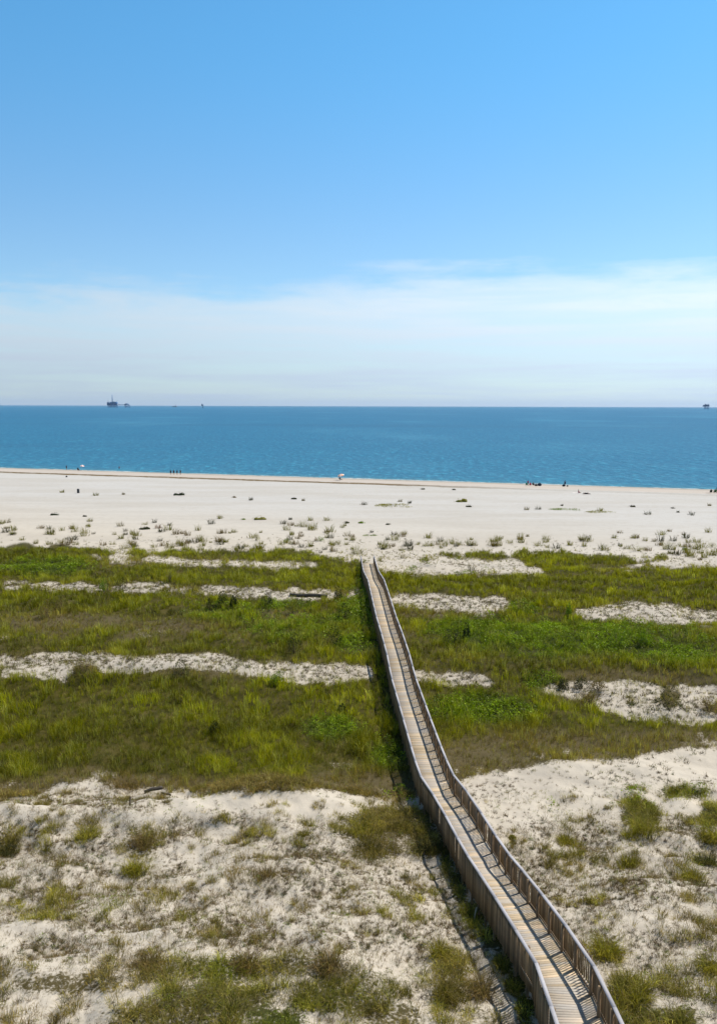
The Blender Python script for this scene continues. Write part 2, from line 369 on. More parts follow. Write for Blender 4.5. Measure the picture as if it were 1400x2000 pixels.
# sand; under plants, litter and ground cover with grass shade in their colour
m, t = material('dune_sand')
pos = t.n('ShaderNodeNewGeometry').outputs['Position']
sx = t.n('ShaderNodeSeparateXYZ'); t.put(sx.inputs[0], pos)
shore = t.math('ADD', sx.outputs[1], t.math('MULTIPLY', sx.outputs[0], SLOPE))
at_ = lambda nm: t.n('ShaderNodeAttribute', attribute_name=nm).outputs['Fac']
fine = t.noise(pos, 7.0, 4, .65); mid = t.noise(pos, .9, 4, .6); big = t.noise(t.mapping(pos, (.25, 1, 1)), .10, 3, .5)
streak = t.noise(t.mapping(pos, (.03, .35, 1)), 1.0, 4, .6)
sand = t.mix(t.ramp(shore, 105, 190), (.475, .427, .355), (.445, .432, .410))
sand = t.mix(t.math('MULTIPLY', t.ramp(big, .4, .65), .35), sand, (.36, .325, .275))
sand = t.mix(t.math('MULTIPLY', t.ramp(streak, .48, .66), .22), sand, (.36, .335, .30))
sand = t.mix(t.math('MULTIPLY', t.ramp(mid, .45, .7), .22), sand, (.32, .28, .23))
sand = t.mix(t.math('MULTIPLY', t.ramp(shore, 246.5, 250), .6), sand, (.43, .36, .30))          # damp foreshore
sand = t.mix(t.math('MULTIPLY', t.ramp(shore, 262, 270), .75), sand, (.27,.24,.20))
wr = t.math('ADD', shore, t.math('MULTIPLY', t.math('SUBTRACT', t.noise(pos, .12, 3, .6), .5), 5))
wrack = t.math('MULTIPLY', t.ramp(wr, 236.5, 238.2), t.math('SUBTRACT', 1.0, t.ramp(wr, 242.5, 244)))
wrack = t.math('MULTIPLY', wrack, t.math('SUBTRACT', 1.0, t.math('MULTIPLY', t.ramp(sx.outputs[0], 0, 60), .8)))
sand = t.mix(t.math('MULTIPLY', wrack, t.ramp(t.noise(pos, .9, 4, .7), .25, .5)), sand, (.13, .09, .04))
shaded_litter = t.mix(t.ramp(mid, .35, .7), (.038, .036, .006), (.075, .062, .016))
shaded_litter = t.mix(at_('green'), shaded_litter, (.030, .042, .004)); shaded_litter = t.mix(t.math('MULTIPLY', at_('brown'), .8), shaded_litter, (.10, .078, .042))
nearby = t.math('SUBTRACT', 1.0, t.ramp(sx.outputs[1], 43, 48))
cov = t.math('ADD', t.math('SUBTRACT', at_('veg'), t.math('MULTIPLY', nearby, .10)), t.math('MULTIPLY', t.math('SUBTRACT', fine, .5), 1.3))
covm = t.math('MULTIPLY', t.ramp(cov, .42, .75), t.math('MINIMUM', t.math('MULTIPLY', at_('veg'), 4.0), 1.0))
vor = t.n('ShaderNodeTexVoronoi'); t.put(vor.inputs['Vector'], pos); vor.inputs['Scale'].default_value = 5.0
crumbs = t.math('MULTIPLY', t.math('SUBTRACT', 1.0, t.ramp(t.math('ADD', vor.outputs['Distance'], t.math('MULTIPLY', t.math('SUBTRACT', mid, .5), .5)), .12, .30)), at_('speck'))
sand = t.mix(t.math('MULTIPLY', crumbs, .45), sand, (.17, .135, .085))
blot = t.math('MULTIPLY', t.ramp(t.noise(pos, 1.6, 5, .7), .47, .66), at_('speck'))
sand = t.mix(t.math('MULTIPLY', blot, .2), sand, (.20, .165, .105))
fin = t.mix(covm, sand, shaded_litter)
bp = t.n('ShaderNodeBump'); bp.inputs['Strength'].default_value = .55; bp.inputs['Distance'].default_value = .07
t.put(bp.inputs['Height'], t.math('ADD', t.math('MULTIPLY', fine, .6), t.math('MULTIPLY', mid, 1.0)))
finish(t, principled(t, fin, .9, bp.outputs[0], .1).outputs[0]); M_sand = m

# sea
m, t = material('sea_water')
pos = t.n('ShaderNodeNewGeometry').outputs['Position']
sx = t.n('ShaderNodeSeparateXYZ'); t.put(sx.inputs[0], pos)
shore = t.math('ADD', sx.outputs[1], t.math('MULTIPLY', sx.outputs[0], SLOPE))
l = t.math('LOGARITHM', t.math('MAXIMUM', t.math('SUBTRACT', shore, 262), 1.0), 10.0)
wc = t.stops(t.math('DIVIDE', l, 4.0), [(0.0, (.13, .21, .20)), (.22, (.05, .165, .20)), (.34, (.018, .126, .215)), (.55, (.007, .104, .200)), (.8, (.004, .091, .195)), (1.0, (.012, .106, .220))])
chop = t.noise(t.mapping(pos, (.42, .17, 1), rot=(0, 0, .3)), 1.0, 4, .65)
swell = t.noise(t.mapping(pos, (.075, .022, 1), rot=(0, 0, .3)), 1.0, 4, .6)
patch = t.noise(t.mapping(pos, (.004, .0022, 1)), 1.0, 4, .6)
wc = t.mix(t.math('MULTIPLY', t.ramp(chop, .50, .68), .60), wc, (.05, .31, .44))  # wave highlights put into the water colour
wc = t.mix(t.math('MULTIPLY', t.ramp(swell, .52, .75), .25), wc, (.04, .25, .36))
wc = t.mix(t.math('MULTIPLY', t.math('SUBTRACT', 1.0, t.ramp(chop, .30, .47)), .62), wc, (.006, .085, .14))
wind = t.noise(t.mapping(pos, (.0006, .0035, 1), loc=(5, 2, 0), rot=(0, 0, .1)), 1.0, 5, .65)
wc = t.mix(t.math('MULTIPLY', t.ramp(wind, .52, .66), .45), wc, (.008, .08, .165))
wc = t.mix(t.math('MULTIPLY', t.ramp(patch, .5, .7), .40), wc, (.06, .24, .36))
fo = t.math('ADD', shore, t.math('MULTIPLY', t.noise(pos, .06, 4, .6), 9))
foam = t.math('MULTIPLY', t.ramp(fo, 274.5, 275.5), t.math('SUBTRACT', 1.0, t.ramp(fo, 277.0, 278.5)))
wc = t.mix(t.math('MULTIPLY', foam, t.ramp(t.noise(pos, .5, 4, .7), .35, .6)), wc, (.50, .52, .50))
bp = t.n('ShaderNodeBump'); bp.inputs['Strength'].default_value = 1.0; bp.inputs['Distance'].default_value = .5
t.put(bp.inputs['Height'], t.math('ADD', chop, t.math('MULTIPLY', swell, 2.0)))
pr = principled(t, wc, .35, bp.outputs[0], 0.02)
finish(t, pr.outputs[0]); M_sea = m

# ------------------------------------------------------------------ ground and sea
Yr = np.concatenate([[-80, -30, 0, 8, 13], np.exp(np.linspace(math.log(17), math.log(135), 620)), np.exp(np.linspace(math.log(136.5), math.log(430), 150))])
U = np.concatenate([[-60, -12, -4, -2, -1.3], np.linspace(-.85, .85, 560), [1.3, 2, 4, 12, 60]])
half = np.maximum(Yr, 17) * .56 + 4
GX = U[None, :] * half[:, None] * 1.18; GY = np.repeat(Yr[:, None], len(U), 1)
GZ = height(GX.ravel(), GY.ravel()).reshape(GX.shape)
GZ = np.where(np.abs(GX) > 500, np.minimum(GZ, 3), GZ)
fv = fields(GX.ravel(), GY.ravel(), GZ.ravel())
GZ = GZ + (fv[3] * .05 * fbm(GX.ravel() / .34, GY.ravel() / .34, 91, 2) + fv[0] * .10 * sstep(GY.ravel(), 60, 40)).reshape(GZ.shape)
nr, nc = GX.shape; ii = np.arange(nr * nc).reshape(nr, nc)
Q = np.stack([ii[:-1, :-1], ii[:-1, 1:], ii[1:, 1:], ii[1:, :-1]], -1).reshape(-1, 4)
me = np_mesh('ground', np.stack([GX, GY, GZ], -1).reshape(-1, 3), [Q], None, True)
for nm, a in zip(('veg', 'green', 'brown', 'speck'), fv):
    at2 = me.attributes.new(nm, 'FLOAT', 'POINT'); at2.data.foreach_set('value', a.astype(np.float32))
tag(link('ground', me, M_sand), kind='structure')
BIGX = 90000
V = [(-4000, 262 + SLOPE * 4000, 0), (4000, 262 - SLOPE * 4000, 0), (BIGX, -3000, 0), (BIGX, 120000, 0), (-BIGX, 120000, 0), (-BIGX, 3000, 0)]
tag(link('sea', np_mesh('sea', np.array(V, float), [np.array([[0, 1, 2, 3, 4, 5]])]), M_sea), kind='structure')

# ------------------------------------------------------------------ boardwalk
WID = 1.85
Yf = np.linspace(5, 113.5, 6000); xs = np.interp(Yf, BY, BX); zs = np.interp(Yf, BY, BZ)
zs = np.convolve(np.pad(zs, 40, 'edge'), np.ones(81) / 81, 'valid')
S = np.concatenate([[0], np.cumsum(np.sqrt(np.diff(xs) ** 2 + np.diff(Yf) ** 2 + np.diff(zs) ** 2))]); LEN = S[-1]
tang = np.stack([np.gradient(xs, S), np.gradient(Yf, S), np.gradient(zs, S)], -1)
for k in range(2): tang[:, k] = np.convolve(np.pad(tang[:, k], 25, 'edge'), np.ones(51) / 51, 'valid')
tang /= np.linalg.norm(tang, axis=1)[:, None]
def frame(s):
    p = np.array([np.interp(s, S, a) for a in (xs, Yf, zs)]); d = np.array([np.interp(s, S, tang[:, k]) for k in range(3)]); d /= np.linalg.norm(d)
    r = np.array([d[1], -d[0], 0]); r /= np.linalg.norm(r); u = np.cross(r, d)
    return p, d, r, u
walk = link('boardwalk', None); walk.location = (float(np.interp(60, BY, BX)), 60, float(np.interp(60, BY, BZ)) - 1.1)
tag(walk, 'long weathered timber boardwalk with picket rails winding over the dunes to the beach', 'boardwalk')
org = np.array(walk.location)
def wb(): return MB()
deck = wb(); s = 0.07
while s < LEN - .05:
    p, d, r, u = frame(s); g = rng.random(); blk = vnoise(np.array([s / 2.4]), np.array([0.5]), 5)[0]
    c = np.array((.52, .415, .28)) * (.66 + .46 * g) * (.84 + .28 * blk)
    if rng.random() < .3: c = c * .45 + np.array((.46, .44, .41)) * .50
    if rng.random() < .07: c = np.array((.62, .48, .33))
    j = rng.normal(0, .006)
    deck.box(p - org - u * .019 + r * j, (WID + .04, .134, .038), [r, d, u], c); s += .142
deck.build('deck', M_deck, walk)
EDGE = WID / 2
for sg in (-1, 1):
    cap = wb(); rail = wb(); s = 0.0; seg = 2.44
    while s < LEN - .01:                                      # rail cap, board by board
        e = min(s + seg, LEN); a, b = frame(s), frame(e); n = 1
        for k in range(n):
            q0, q1 = frame(s + (e - s) * k / n), frame(s + (e - s) * (k + 1) / n)
            A = q0[0] + q0[2] * sg * EDGE; B = q1[0] + q1[2] * sg * EDGE
            zz = np.array([0, 0, 1.07]); A = A + zz; B = B + zz; dd = B - A; L_ = np.linalg.norm(dd); dd /= L_
            rr = np.array([dd[1], -dd[0], 0]); rr /= np.linalg.norm(rr); g = .92 + .16 * rng.random()
            cap.box((A + B) / 2 - org, (.12, L_ - (.004 if k == n - 1 else 0), .038), [rr, dd, np.cross(rr, dd)], np.array((.36, .35, .37)) * g)
            for hz, hh in ((1.012, .07), (.08, .07)):            # rails the pickets are nailed to
                rail.box((A + B) / 2 - org - np.array([0, 0, 1.07 - hz]) - rr * sg * .005, (.038, L_, hh), [rr, dd, np.cross(rr, dd)], (.20, .14, .085))
        s = e
    h = cap.build('handrail', M_rail, walk)
    rail.build('cross_rail', M_rail, walk)
    pk = wb(); s = .05
    while s < LEN - .02:
        p, d, r, u = frame(s); g = .5 + 1.0 * rng.random(); off = EDGE + .043; top_ = 1.045; bot = -.30 + .02 * rng.normal()
        gz = float(height(np.array([p[0] + r[0] * sg * off]), np.array([p[1] + r[1] * sg * off]))[0]) - p[2]
        bot = max(bot, min(gz, -.02)); pc = p - org + r * sg * off + np.array([0, 0, (top_ + bot) / 2])
        dh = np.array([d[0], d[1], 0]); dh /= np.linalg.norm(dh)
        la = .012 * rng.normal(); dl = dh * math.cos(la) + np.array([0, 0, math.sin(la)]); ul = np.cross(r, dl)
        if rng.random() < .015: s += .118; continue
        pk.box(pc, (.034, .038, top_ - bot), [r, dl, ul], np.array((.20, .135, .070)) * g); s += .118
    pk.build('picket_panel', M_rail, walk)
    st = wb(); s = 0
    while s < LEN - .1:
        e = min(s + 1.2, LEN); A, B = frame(s), frame(e)
        for o2 in (sg * (EDGE - .02),) + ((0.0,) if sg < 0 else ()):
            a = A[0] + A[2] * o2 - np.array([0, 0, .165]); b = B[0] + B[2] * o2 - np.array([0, 0, .165]); dd = b - a; L_ = np.linalg.norm(dd); dd /= L_
            rr = np.array([dd[1], -dd[0], 0]); rr /= np.linalg.norm(rr)
            st.box((a + b) / 2 - org, (.04, L_, .24), [rr, dd, np.cross(rr, dd)], (.24, .18, .12))
        s = e
    st.build('beam', M_rail, walk)
posts = []
s = .5; bays = []
while s < LEN - .05: bays.append(s); s += 1.27 + .12 * (rng.random() - .5)
far = wb()
for k, s in enumerate(bays):
    p, d, r, u = frame(s); dh = np.array([d[0], d[1], 0]); dh /= np.linalg.norm(dh)
    for sg in (-1, 1):
        q = p + r * sg * (EDGE - .068); gz = float(height(q[0:1], q[1:2])[0]) - .3
        ztop = p[2] + 1.045; c = np.array((.24, .165, .095)) * (.8 + .35 * rng.random())
        if p[1] < 17 or p[1] > 78: far.box((q[0] - org[0], q[1] - org[1], (ztop + gz) / 2 - org[2]), (.09, .09, ztop - gz), [r, dh, (0, 0, 1)], c)
        else:
            b = MB(); b.box((0, 0, 0), (.09, .09, ztop - gz), [r, dh, (0, 0, 1)], c)
            if sg == 1 and rng.random() < .5: b.box((-r * .05 + np.array([0, 0, (ztop - gz) / 2 - .55])), (.012, .05, .05), [r, dh, (0, 0, 1)], (.1, .1, .1))
            o = b.build('post', M_rail, walk); o.location = (q[0] - org[0], q[1] - org[1], (ztop + gz) / 2 - org[2])
far.build('posts', M_rail, walk)['kind'] = 'stuff'

# ------------------------------------------------------------------ plants
def blades(n, h, spread, wid, lean, seed, tipc=(1.25, 1.15, .9), hv=.35):
    """a clump of n curved blades -> verts, tris, tint factor"""
    rs = np.random.default_rng(seed); V = []; T = []; C = []
    for i in range(n):
        a = rs.random() * 6.283; rr = spread * math.sqrt(rs.random()); bx, by = rr * math.cos(a), rr * math.sin(a)
        dr = a + rs.normal(0, .7); le = lean * (.3 + rs.random()) + .25 * rr / max(spread, .01) * lean; hh = h * (1 - hv + 2 * hv * rs.random()) * (1 - .25 * rr / max(spread, .01))
        wa = rs.random() * 3.14; wx_, wy_ = math.cos(wa) * wid / 2, math.sin(wa) * wid / 2
        lx, ly = math.cos(dr) * le * hh, math.sin(dr) * le * hh
        b = len(V); g = .72 + .56 * rs.random(); hue = rs.random()
        c0 = (g * (.92 + .25 * hue), g, g * .9); c1 = tuple(c0[k] * tipc[k] for k in range(3))
        V += [(bx - wx_, by - wy_, -.03), (bx + wx_, by + wy_, -.03), (bx - wx_ * .8 + lx * .3, by - wy_ * .8 + ly * .3, hh * .58), (bx + wx_ * .8 + lx * .3, by + wy_ * .8 + ly * .3, hh * .58), (bx + lx, by + ly, hh * (1 - .35 * min(le, 1)))]
        C += [c0, c0, c0, c0, c1]; T += [(b, b + 1, b + 3), (b, b + 3, b + 2), (b + 2, b + 3, b + 4)]
    return np.array(V), np.array(T), np.array(C)
def leafy(n, h, spread, size, seed):
    rs = np.random.default_rng(seed); V = []; T = []; C = []
    for i in range(n):
        a = rs.random() * 6.283; rr = spread * rs.random() ** .6; zz = h * (1 - (rr / spread) ** 2 * .8) * (.35 + .65 * rs.random() ** .5)
        c = np.array([rr * math.cos(a), rr * math.sin(a), zz]); ax = rs.normal(0, 1, 3); ax[2] *= .5; ax /= np.linalg.norm(ax); bx = np.cross(ax, rs.normal(0, 1, 3)); bx /= np.linalg.norm(bx)
        s_ = size * (.6 + .8 * rs.random()); b = len(V); g = .7 + .6 * rs.random()
        V += [tuple(c - ax * s_), tuple(c + bx * s_ * .5), tuple(c + ax * s_), tuple(c - bx * s_ * .5)]; C += [(g * (.95 + .2 * rs.random()), g, g * .9)] * 4
        T += [(b, b + 1, b + 2), (b, b + 2, b + 3)]
    return np.array(V), np.array(T), np.array(C)
def twigs(n, h, spread, wid, seed):
    rs = np.random.default_rng(seed); V = []; T = []; C = []
    for i in range(n):
        a = rs.random() * 6.283; rr = spread * rs.random(); b = len(V); d = rs.normal(0, 1, 3); d[2] = abs(d[2]) * .9 + .25; d /= np.linalg.norm(d)
        L_ = h * (.5 + rs.random()); wa = rs.random() * 3.14; wv = np.array([math.cos(wa), math.sin(wa), 0]) * wid; p = np.array([rr * math.cos(a), rr * math.sin(a), -.01]); g = .6 + .8 * rs.random()
        V += [tuple(p - wv), tuple(p + wv), tuple(p + d * L_)]; T += [(b, b + 1, b + 2)]; C += [(g, g, g)] * 3
    return np.array(V), np.array(T), np.array(C)
def scatter(name, temps, P, sc, tint, mat, hs=None, label=None, cat=None):
    n = len(P)
    if not n: return
    which = rng.integers(0, len(temps), n); rot = rng.random(n) * 6.283; hs = np.ones(n) if hs is None else hs
    VV, TT, CC, base = [], [], [], 0
    for k, (V, T, C) in enumerate(temps):
        m = np.where(which == k)[0]
        if not len(m): continue
        c, s_ = np.cos(rot[m])[:, None], np.sin(rot[m])[:, None]; q = sc[m][:, None]
        X = (V[:, 0] * c - V[:, 1] * s_) * q + P[m, 0:1]; Y = (V[:, 0] * s_ + V[:, 1] * c) * q + P[m, 1:2]; Z = V[:, 2] * q * hs[m][:, None] + P[m, 2:3]
        VV.append(np.stack([X, Y, Z], -1).reshape(-1, 3)); CC.append((C[None] * tint[m][:, None, :]).reshape(-1, 3))
        TT.append((T[None] + (np.arange(len(m)) * len(V))[:, None, None] + base).reshape(-1, 3)); base += len(m) * len(V)
    o = link(name, np_mesh(name, np.concatenate(VV), [np.concatenate(TT)], np.concatenate(CC)), mat)
    return tag(o, label, cat, kind='stuff')
def area(y0, y1, per_m2, margin=1.12):
    n = int(per_m2 * (y1 - y0) * (y1 + y0) / 2 * .875 * margin + per_m2 * (y1 - y0) * 4)
    y = np.sqrt(rng.random(n) * (y1 ** 2 - y0 ** 2) + y0 ** 2); x = (rng.random(n) * 2 - 1) * (.4375 * y * margin + 2)
    return x, y
def off_deck(x, y, pad=.0):
    return (y > 114.5) | (np.abs(x - np.interp(y, BY, BX)) > EDGE + pad)
OLIVE = np.array((.215, .222, .008)); GREEN = np.array((.170, .245, .006)); BROWN = np.array((.225, .165, .070)); YEL = np.array((.42, .42, .13))
def plant_tint(x, y, gr, br, dry=.0):
    n = len(x); big_ = (fbm(x / 7, y / 4, 101, 3) * 1.1 + .6 * fbm(x / 1.6, y / 1.4, 103, 2))[:, None]; r1 = rng.random(n)[:, None]
    c = OLIVE * np.clip(1 + .60 * big_, .25, 1.9) ; c = c * (1 - dry) + (BROWN * .75 + YEL * .25) * dry
    c = c * (1 - gr[:, None] * .95) + GREEN * gr[:, None] * .95
    c = c * (1 - br[:, None] * .85) + BROWN * br[:, None] * .85
    c = np.where(r1 < .10, c * .5 + YEL * .6, c)
    return c * (.45 + 1.0 * rng.random(n)[:, None] ** 1.3)
# swale grasses, in three belts of distance (wider blades farther off, where one pixel spans centimetres)
for bi, (y0, y1, den, nb, wid, sp) in enumerate([(43, 58, 17, 11, .013, .13), (58, 82, 12, 10, .020, .17), (82, 125, 8, 9, .030, .24)]):
    T5 = [blades(nb, .62, sp, wid, .42, 100 + bi * 10 + k) for k in range(6)]
    x, y = area(y0, y1, den); z = height(x, y); v, gr, br, sp_ = fields(x, y, z)
    ve = v + .75 * fbm(x / 1.8, y / 2.6, 107, 3)
    keep = ((ve > .40) & (v > .04) | (rng.random(len(x)) < .30 * (v < .6) * (fbm(x / 2.5, y / 3, 108, 2) > -.1) * (sp_ > .2))) & off_deck(x, y, .1)
    br = np.where(v < .5, np.maximum(br, .6), br)
    x, y, z, gr, br = (a[keep] for a in (x, y, z, gr, br)); m = fbm(x / 3.2, y / 2.2, 111, 2)
    sc = (.75 + .35 * m + .35 * rng.random(len(x))) * (1 - .35 * br) * (1 - .25 * gr); cn = vnoise(x / 1.2, y / 1.4, 109); sc = np.clip(sc * (.55 + 1.0 * cn), .3, 1.7)
    sc *= np.clip(np.interp(y, [43, 47, 125], [.75, 1, .8]), .3, 1) * np.where(v < .5, .6, 1)[keep]
    scatter('dune_grass', T5, np.stack([x, y, z], -1), sc, plant_tint(x, y, gr, br) * (.55 + .85 * cn)[:, None], M_blade)
    k2 = rng.random(len(x)) < .22
    TL = [blades(4, .95, .08, wid * .8, .35, 170 + bi * 10 + k, hv=.3) for k in range(5)]
    scatter('dune_grass', TL, np.stack([x, y, z], -1)[k2], (.8 + .5 * rng.random(k2.sum())) * np.clip(sc[k2], .5, 1.2), YEL * (.6 + .5 * rng.random(k2.sum()))[:, None], M_blade)
    # leafy creepers
    x, y = area(y0, y1, den * .55); z = height(x, y); v, gr, br, sp_ = fields(x, y, z); lum = fbm(x / 1.8, y / 1.4, 121, 2)
    keep = (rng.random(len(x)) < v * gr * 1.1) & off_deck(x, y, .1) & (lum > -.35)
    x, y, z, lum = (a[keep] for a in (x, y, z, lum))
    L5 = [leafy(34 - bi * 6, .5, .32 + .06 * bi, .045 + .018 * bi, 140 + bi * 10 + k) for k in range(5)]
    tn = np.array((.165, .235, .009)) * (.45 + .9 * rng.random(len(x)))[:, None] * (1 + .6 * lum[:, None])
    scatter('creeper_leaves', L5, np.stack([x, y, z], -1), .7 + .5 * rng.random(len(x)) + .4 * lum, tn, M_leaf)
# near dune: grass patches, thinning out into single wisps
x, y = area(17, 46, 40); z = height(x, y); v, gr, br, sp_ = fields(x, y, z)
cl = fbm(x / .8, y / .8, 131, 2); c3 = fbm(x / 2.6, y / 2.2, 133, 2)
veff = np.maximum(v, sp_ * np.clip(.10 + .42 * c3 + .25 * cl, 0, .5))
n35 = fbm(x / .33, y / .33, 135, 2)
veff = np.maximum(v, sp_ * np.clip(.30 + .60 * c3 + .25 * cl, 0, .66))
keep = (veff * .95 + .75 * cl + .55 * n35 > .50 + .2 * rng.random(len(x))) & (veff > .05) & (rng.random(len(x)) < .9) & off_deck(x, y, .12)
x, y, z, gr, br, v, cl = (a[keep] for a in (x, y, z, gr, br, veff, cl))
T6 = [blades(15, .42, .12, .013, .8, 200 + k) for k in range(7)]
scatter('dune_grass', T6, np.stack([x, y, z], -1), np.clip(.42 + .55 * v + .6 * cl * v + .3 * rng.random(len(x)), .25, 1.7), plant_tint(x, y, gr * .75, np.maximum(br, .7 * (v < .35)), .5) * (.45 + 1.0 * vnoise(x / .45, y / .45, 137))[:, None], M_blade)
k5 = rng.random(len(x)) < .14
TD = [blades(5, .6, .10, .010, .9, 220 + k) for k in range(5)]
scatter('dune_grass', TD, np.stack([x, y, z], -1)[k5], .6 + .6 * rng.random(k5.sum()), np.array((.42, .36, .20)) * (.5 + .7 * rng.random(k5.sum()))[:, None], M_blade)
x2, y2 = area(17, 46, 14); z2 = height(x2, y2); v2, gr2, br2, _ = fields(x2, y2, z2)
keep = (rng.random(len(x2)) < v2 * gr2 ** 1.5 * 1.3 + .035) & off_deck(x2, y2, .12); x2, y2, z2 = x2[keep], y2[keep], z2[keep]
L6 = [leafy(40, .22, .2, .022, 240 + k) for k in range(5)]
scatter('creeper_leaves', L6, np.stack([x2, y2, z2], -1), .5 + .7 * rng.random(len(x2)), np.array((.15, .20, .02)) * (.7 + .6 * rng.random(len(x2)))[:, None], M_leaf)
# fine dry wisps over most of the sand
x, y = area(17, 46, 34); z = height(x, y); v, gr, br, sp_ = fields(x, y, z)
keep = (rng.random(len(x)) < sp_ * (.42 + .75 * fbm(x / 2.2, y / 1.8, 138, 3))) & off_deck(x, y, .1); x, y, z = x[keep], y[keep], z[keep]
TW = [blades(9, .27, .10, .008, 1.1, 230 + k, hv=.5) for k in range(7)]; u1 = rng.random(len(x))[:, None]
scatter('dry_wisps', TW, np.stack([x, y, z], -1), .5 + .9 * rng.random(len(x)), np.where(u1 < .45, np.array((.20, .155, .08)), np.where(u1 < .75, np.array((.13, .10, .05)), np.array((.17, .17, .04)))) * (.6 + .7 * rng.random(len(x)))[:, None], M_blade)
# litter and seedlings dotted over the bare sand
S6 = [twigs(22, .17, .10, .0065, 260 + k) for k in range(8)]
x, y = area(17, 48, 66); z = height(x, y); v, gr, br, sp_ = fields(x, y, z); cl = fbm(x / 1.7, y / 1.7, 141, 2)
keep = (rng.random(len(x)) < sp_ * (.55 + .6 * cl)) & off_deck(x, y, .1); x, y, z, cl = x[keep], y[keep], z[keep], cl[keep]
u1 = rng.random(len(x))[:, None]; tn = np.where(u1 < .5, np.array((.13, .09, .045)), np.where(u1 < .8, np.array((.24, .18, .09)), np.array((.09, .11, .03)))) * (.6 + .7 * rng.random(len(x)))[:, None]
scatter('beach_litter', S6, np.stack([x, y, z], -1), .5 + .9 * rng.random(len(x)) ** 2 + .3 * cl, tn, M_twig)
S7 = [twigs(16, .22, .20, .014, 280 + k) for k in range(6)]
x, y = area(48, 165, 22); z = height(x, y); v, gr, br, sp_ = fields(x, y, z)
keep = (rng.random(len(x)) < sp_ * .6 * np.where(y > 108, .35, 1) * (.4 + 1.2 * vnoise(x / 3, y / 5, 151))) & off_deck(x, y, .1); x, y, z = x[keep], y[keep], z[keep]
u1 = rng.random(len(x))[:, None]; tn = np.where(u1 < .6, np.array((.16, .12, .06)), np.array((.17, .17, .04))) * (.6 + .7 * rng.random(len(x)))[:, None]
scatter('beach_litter', S7, np.stack([x, y, z], -1), .6 + .9 * rng.random(len(x)) ** 2, tn, M_twig)

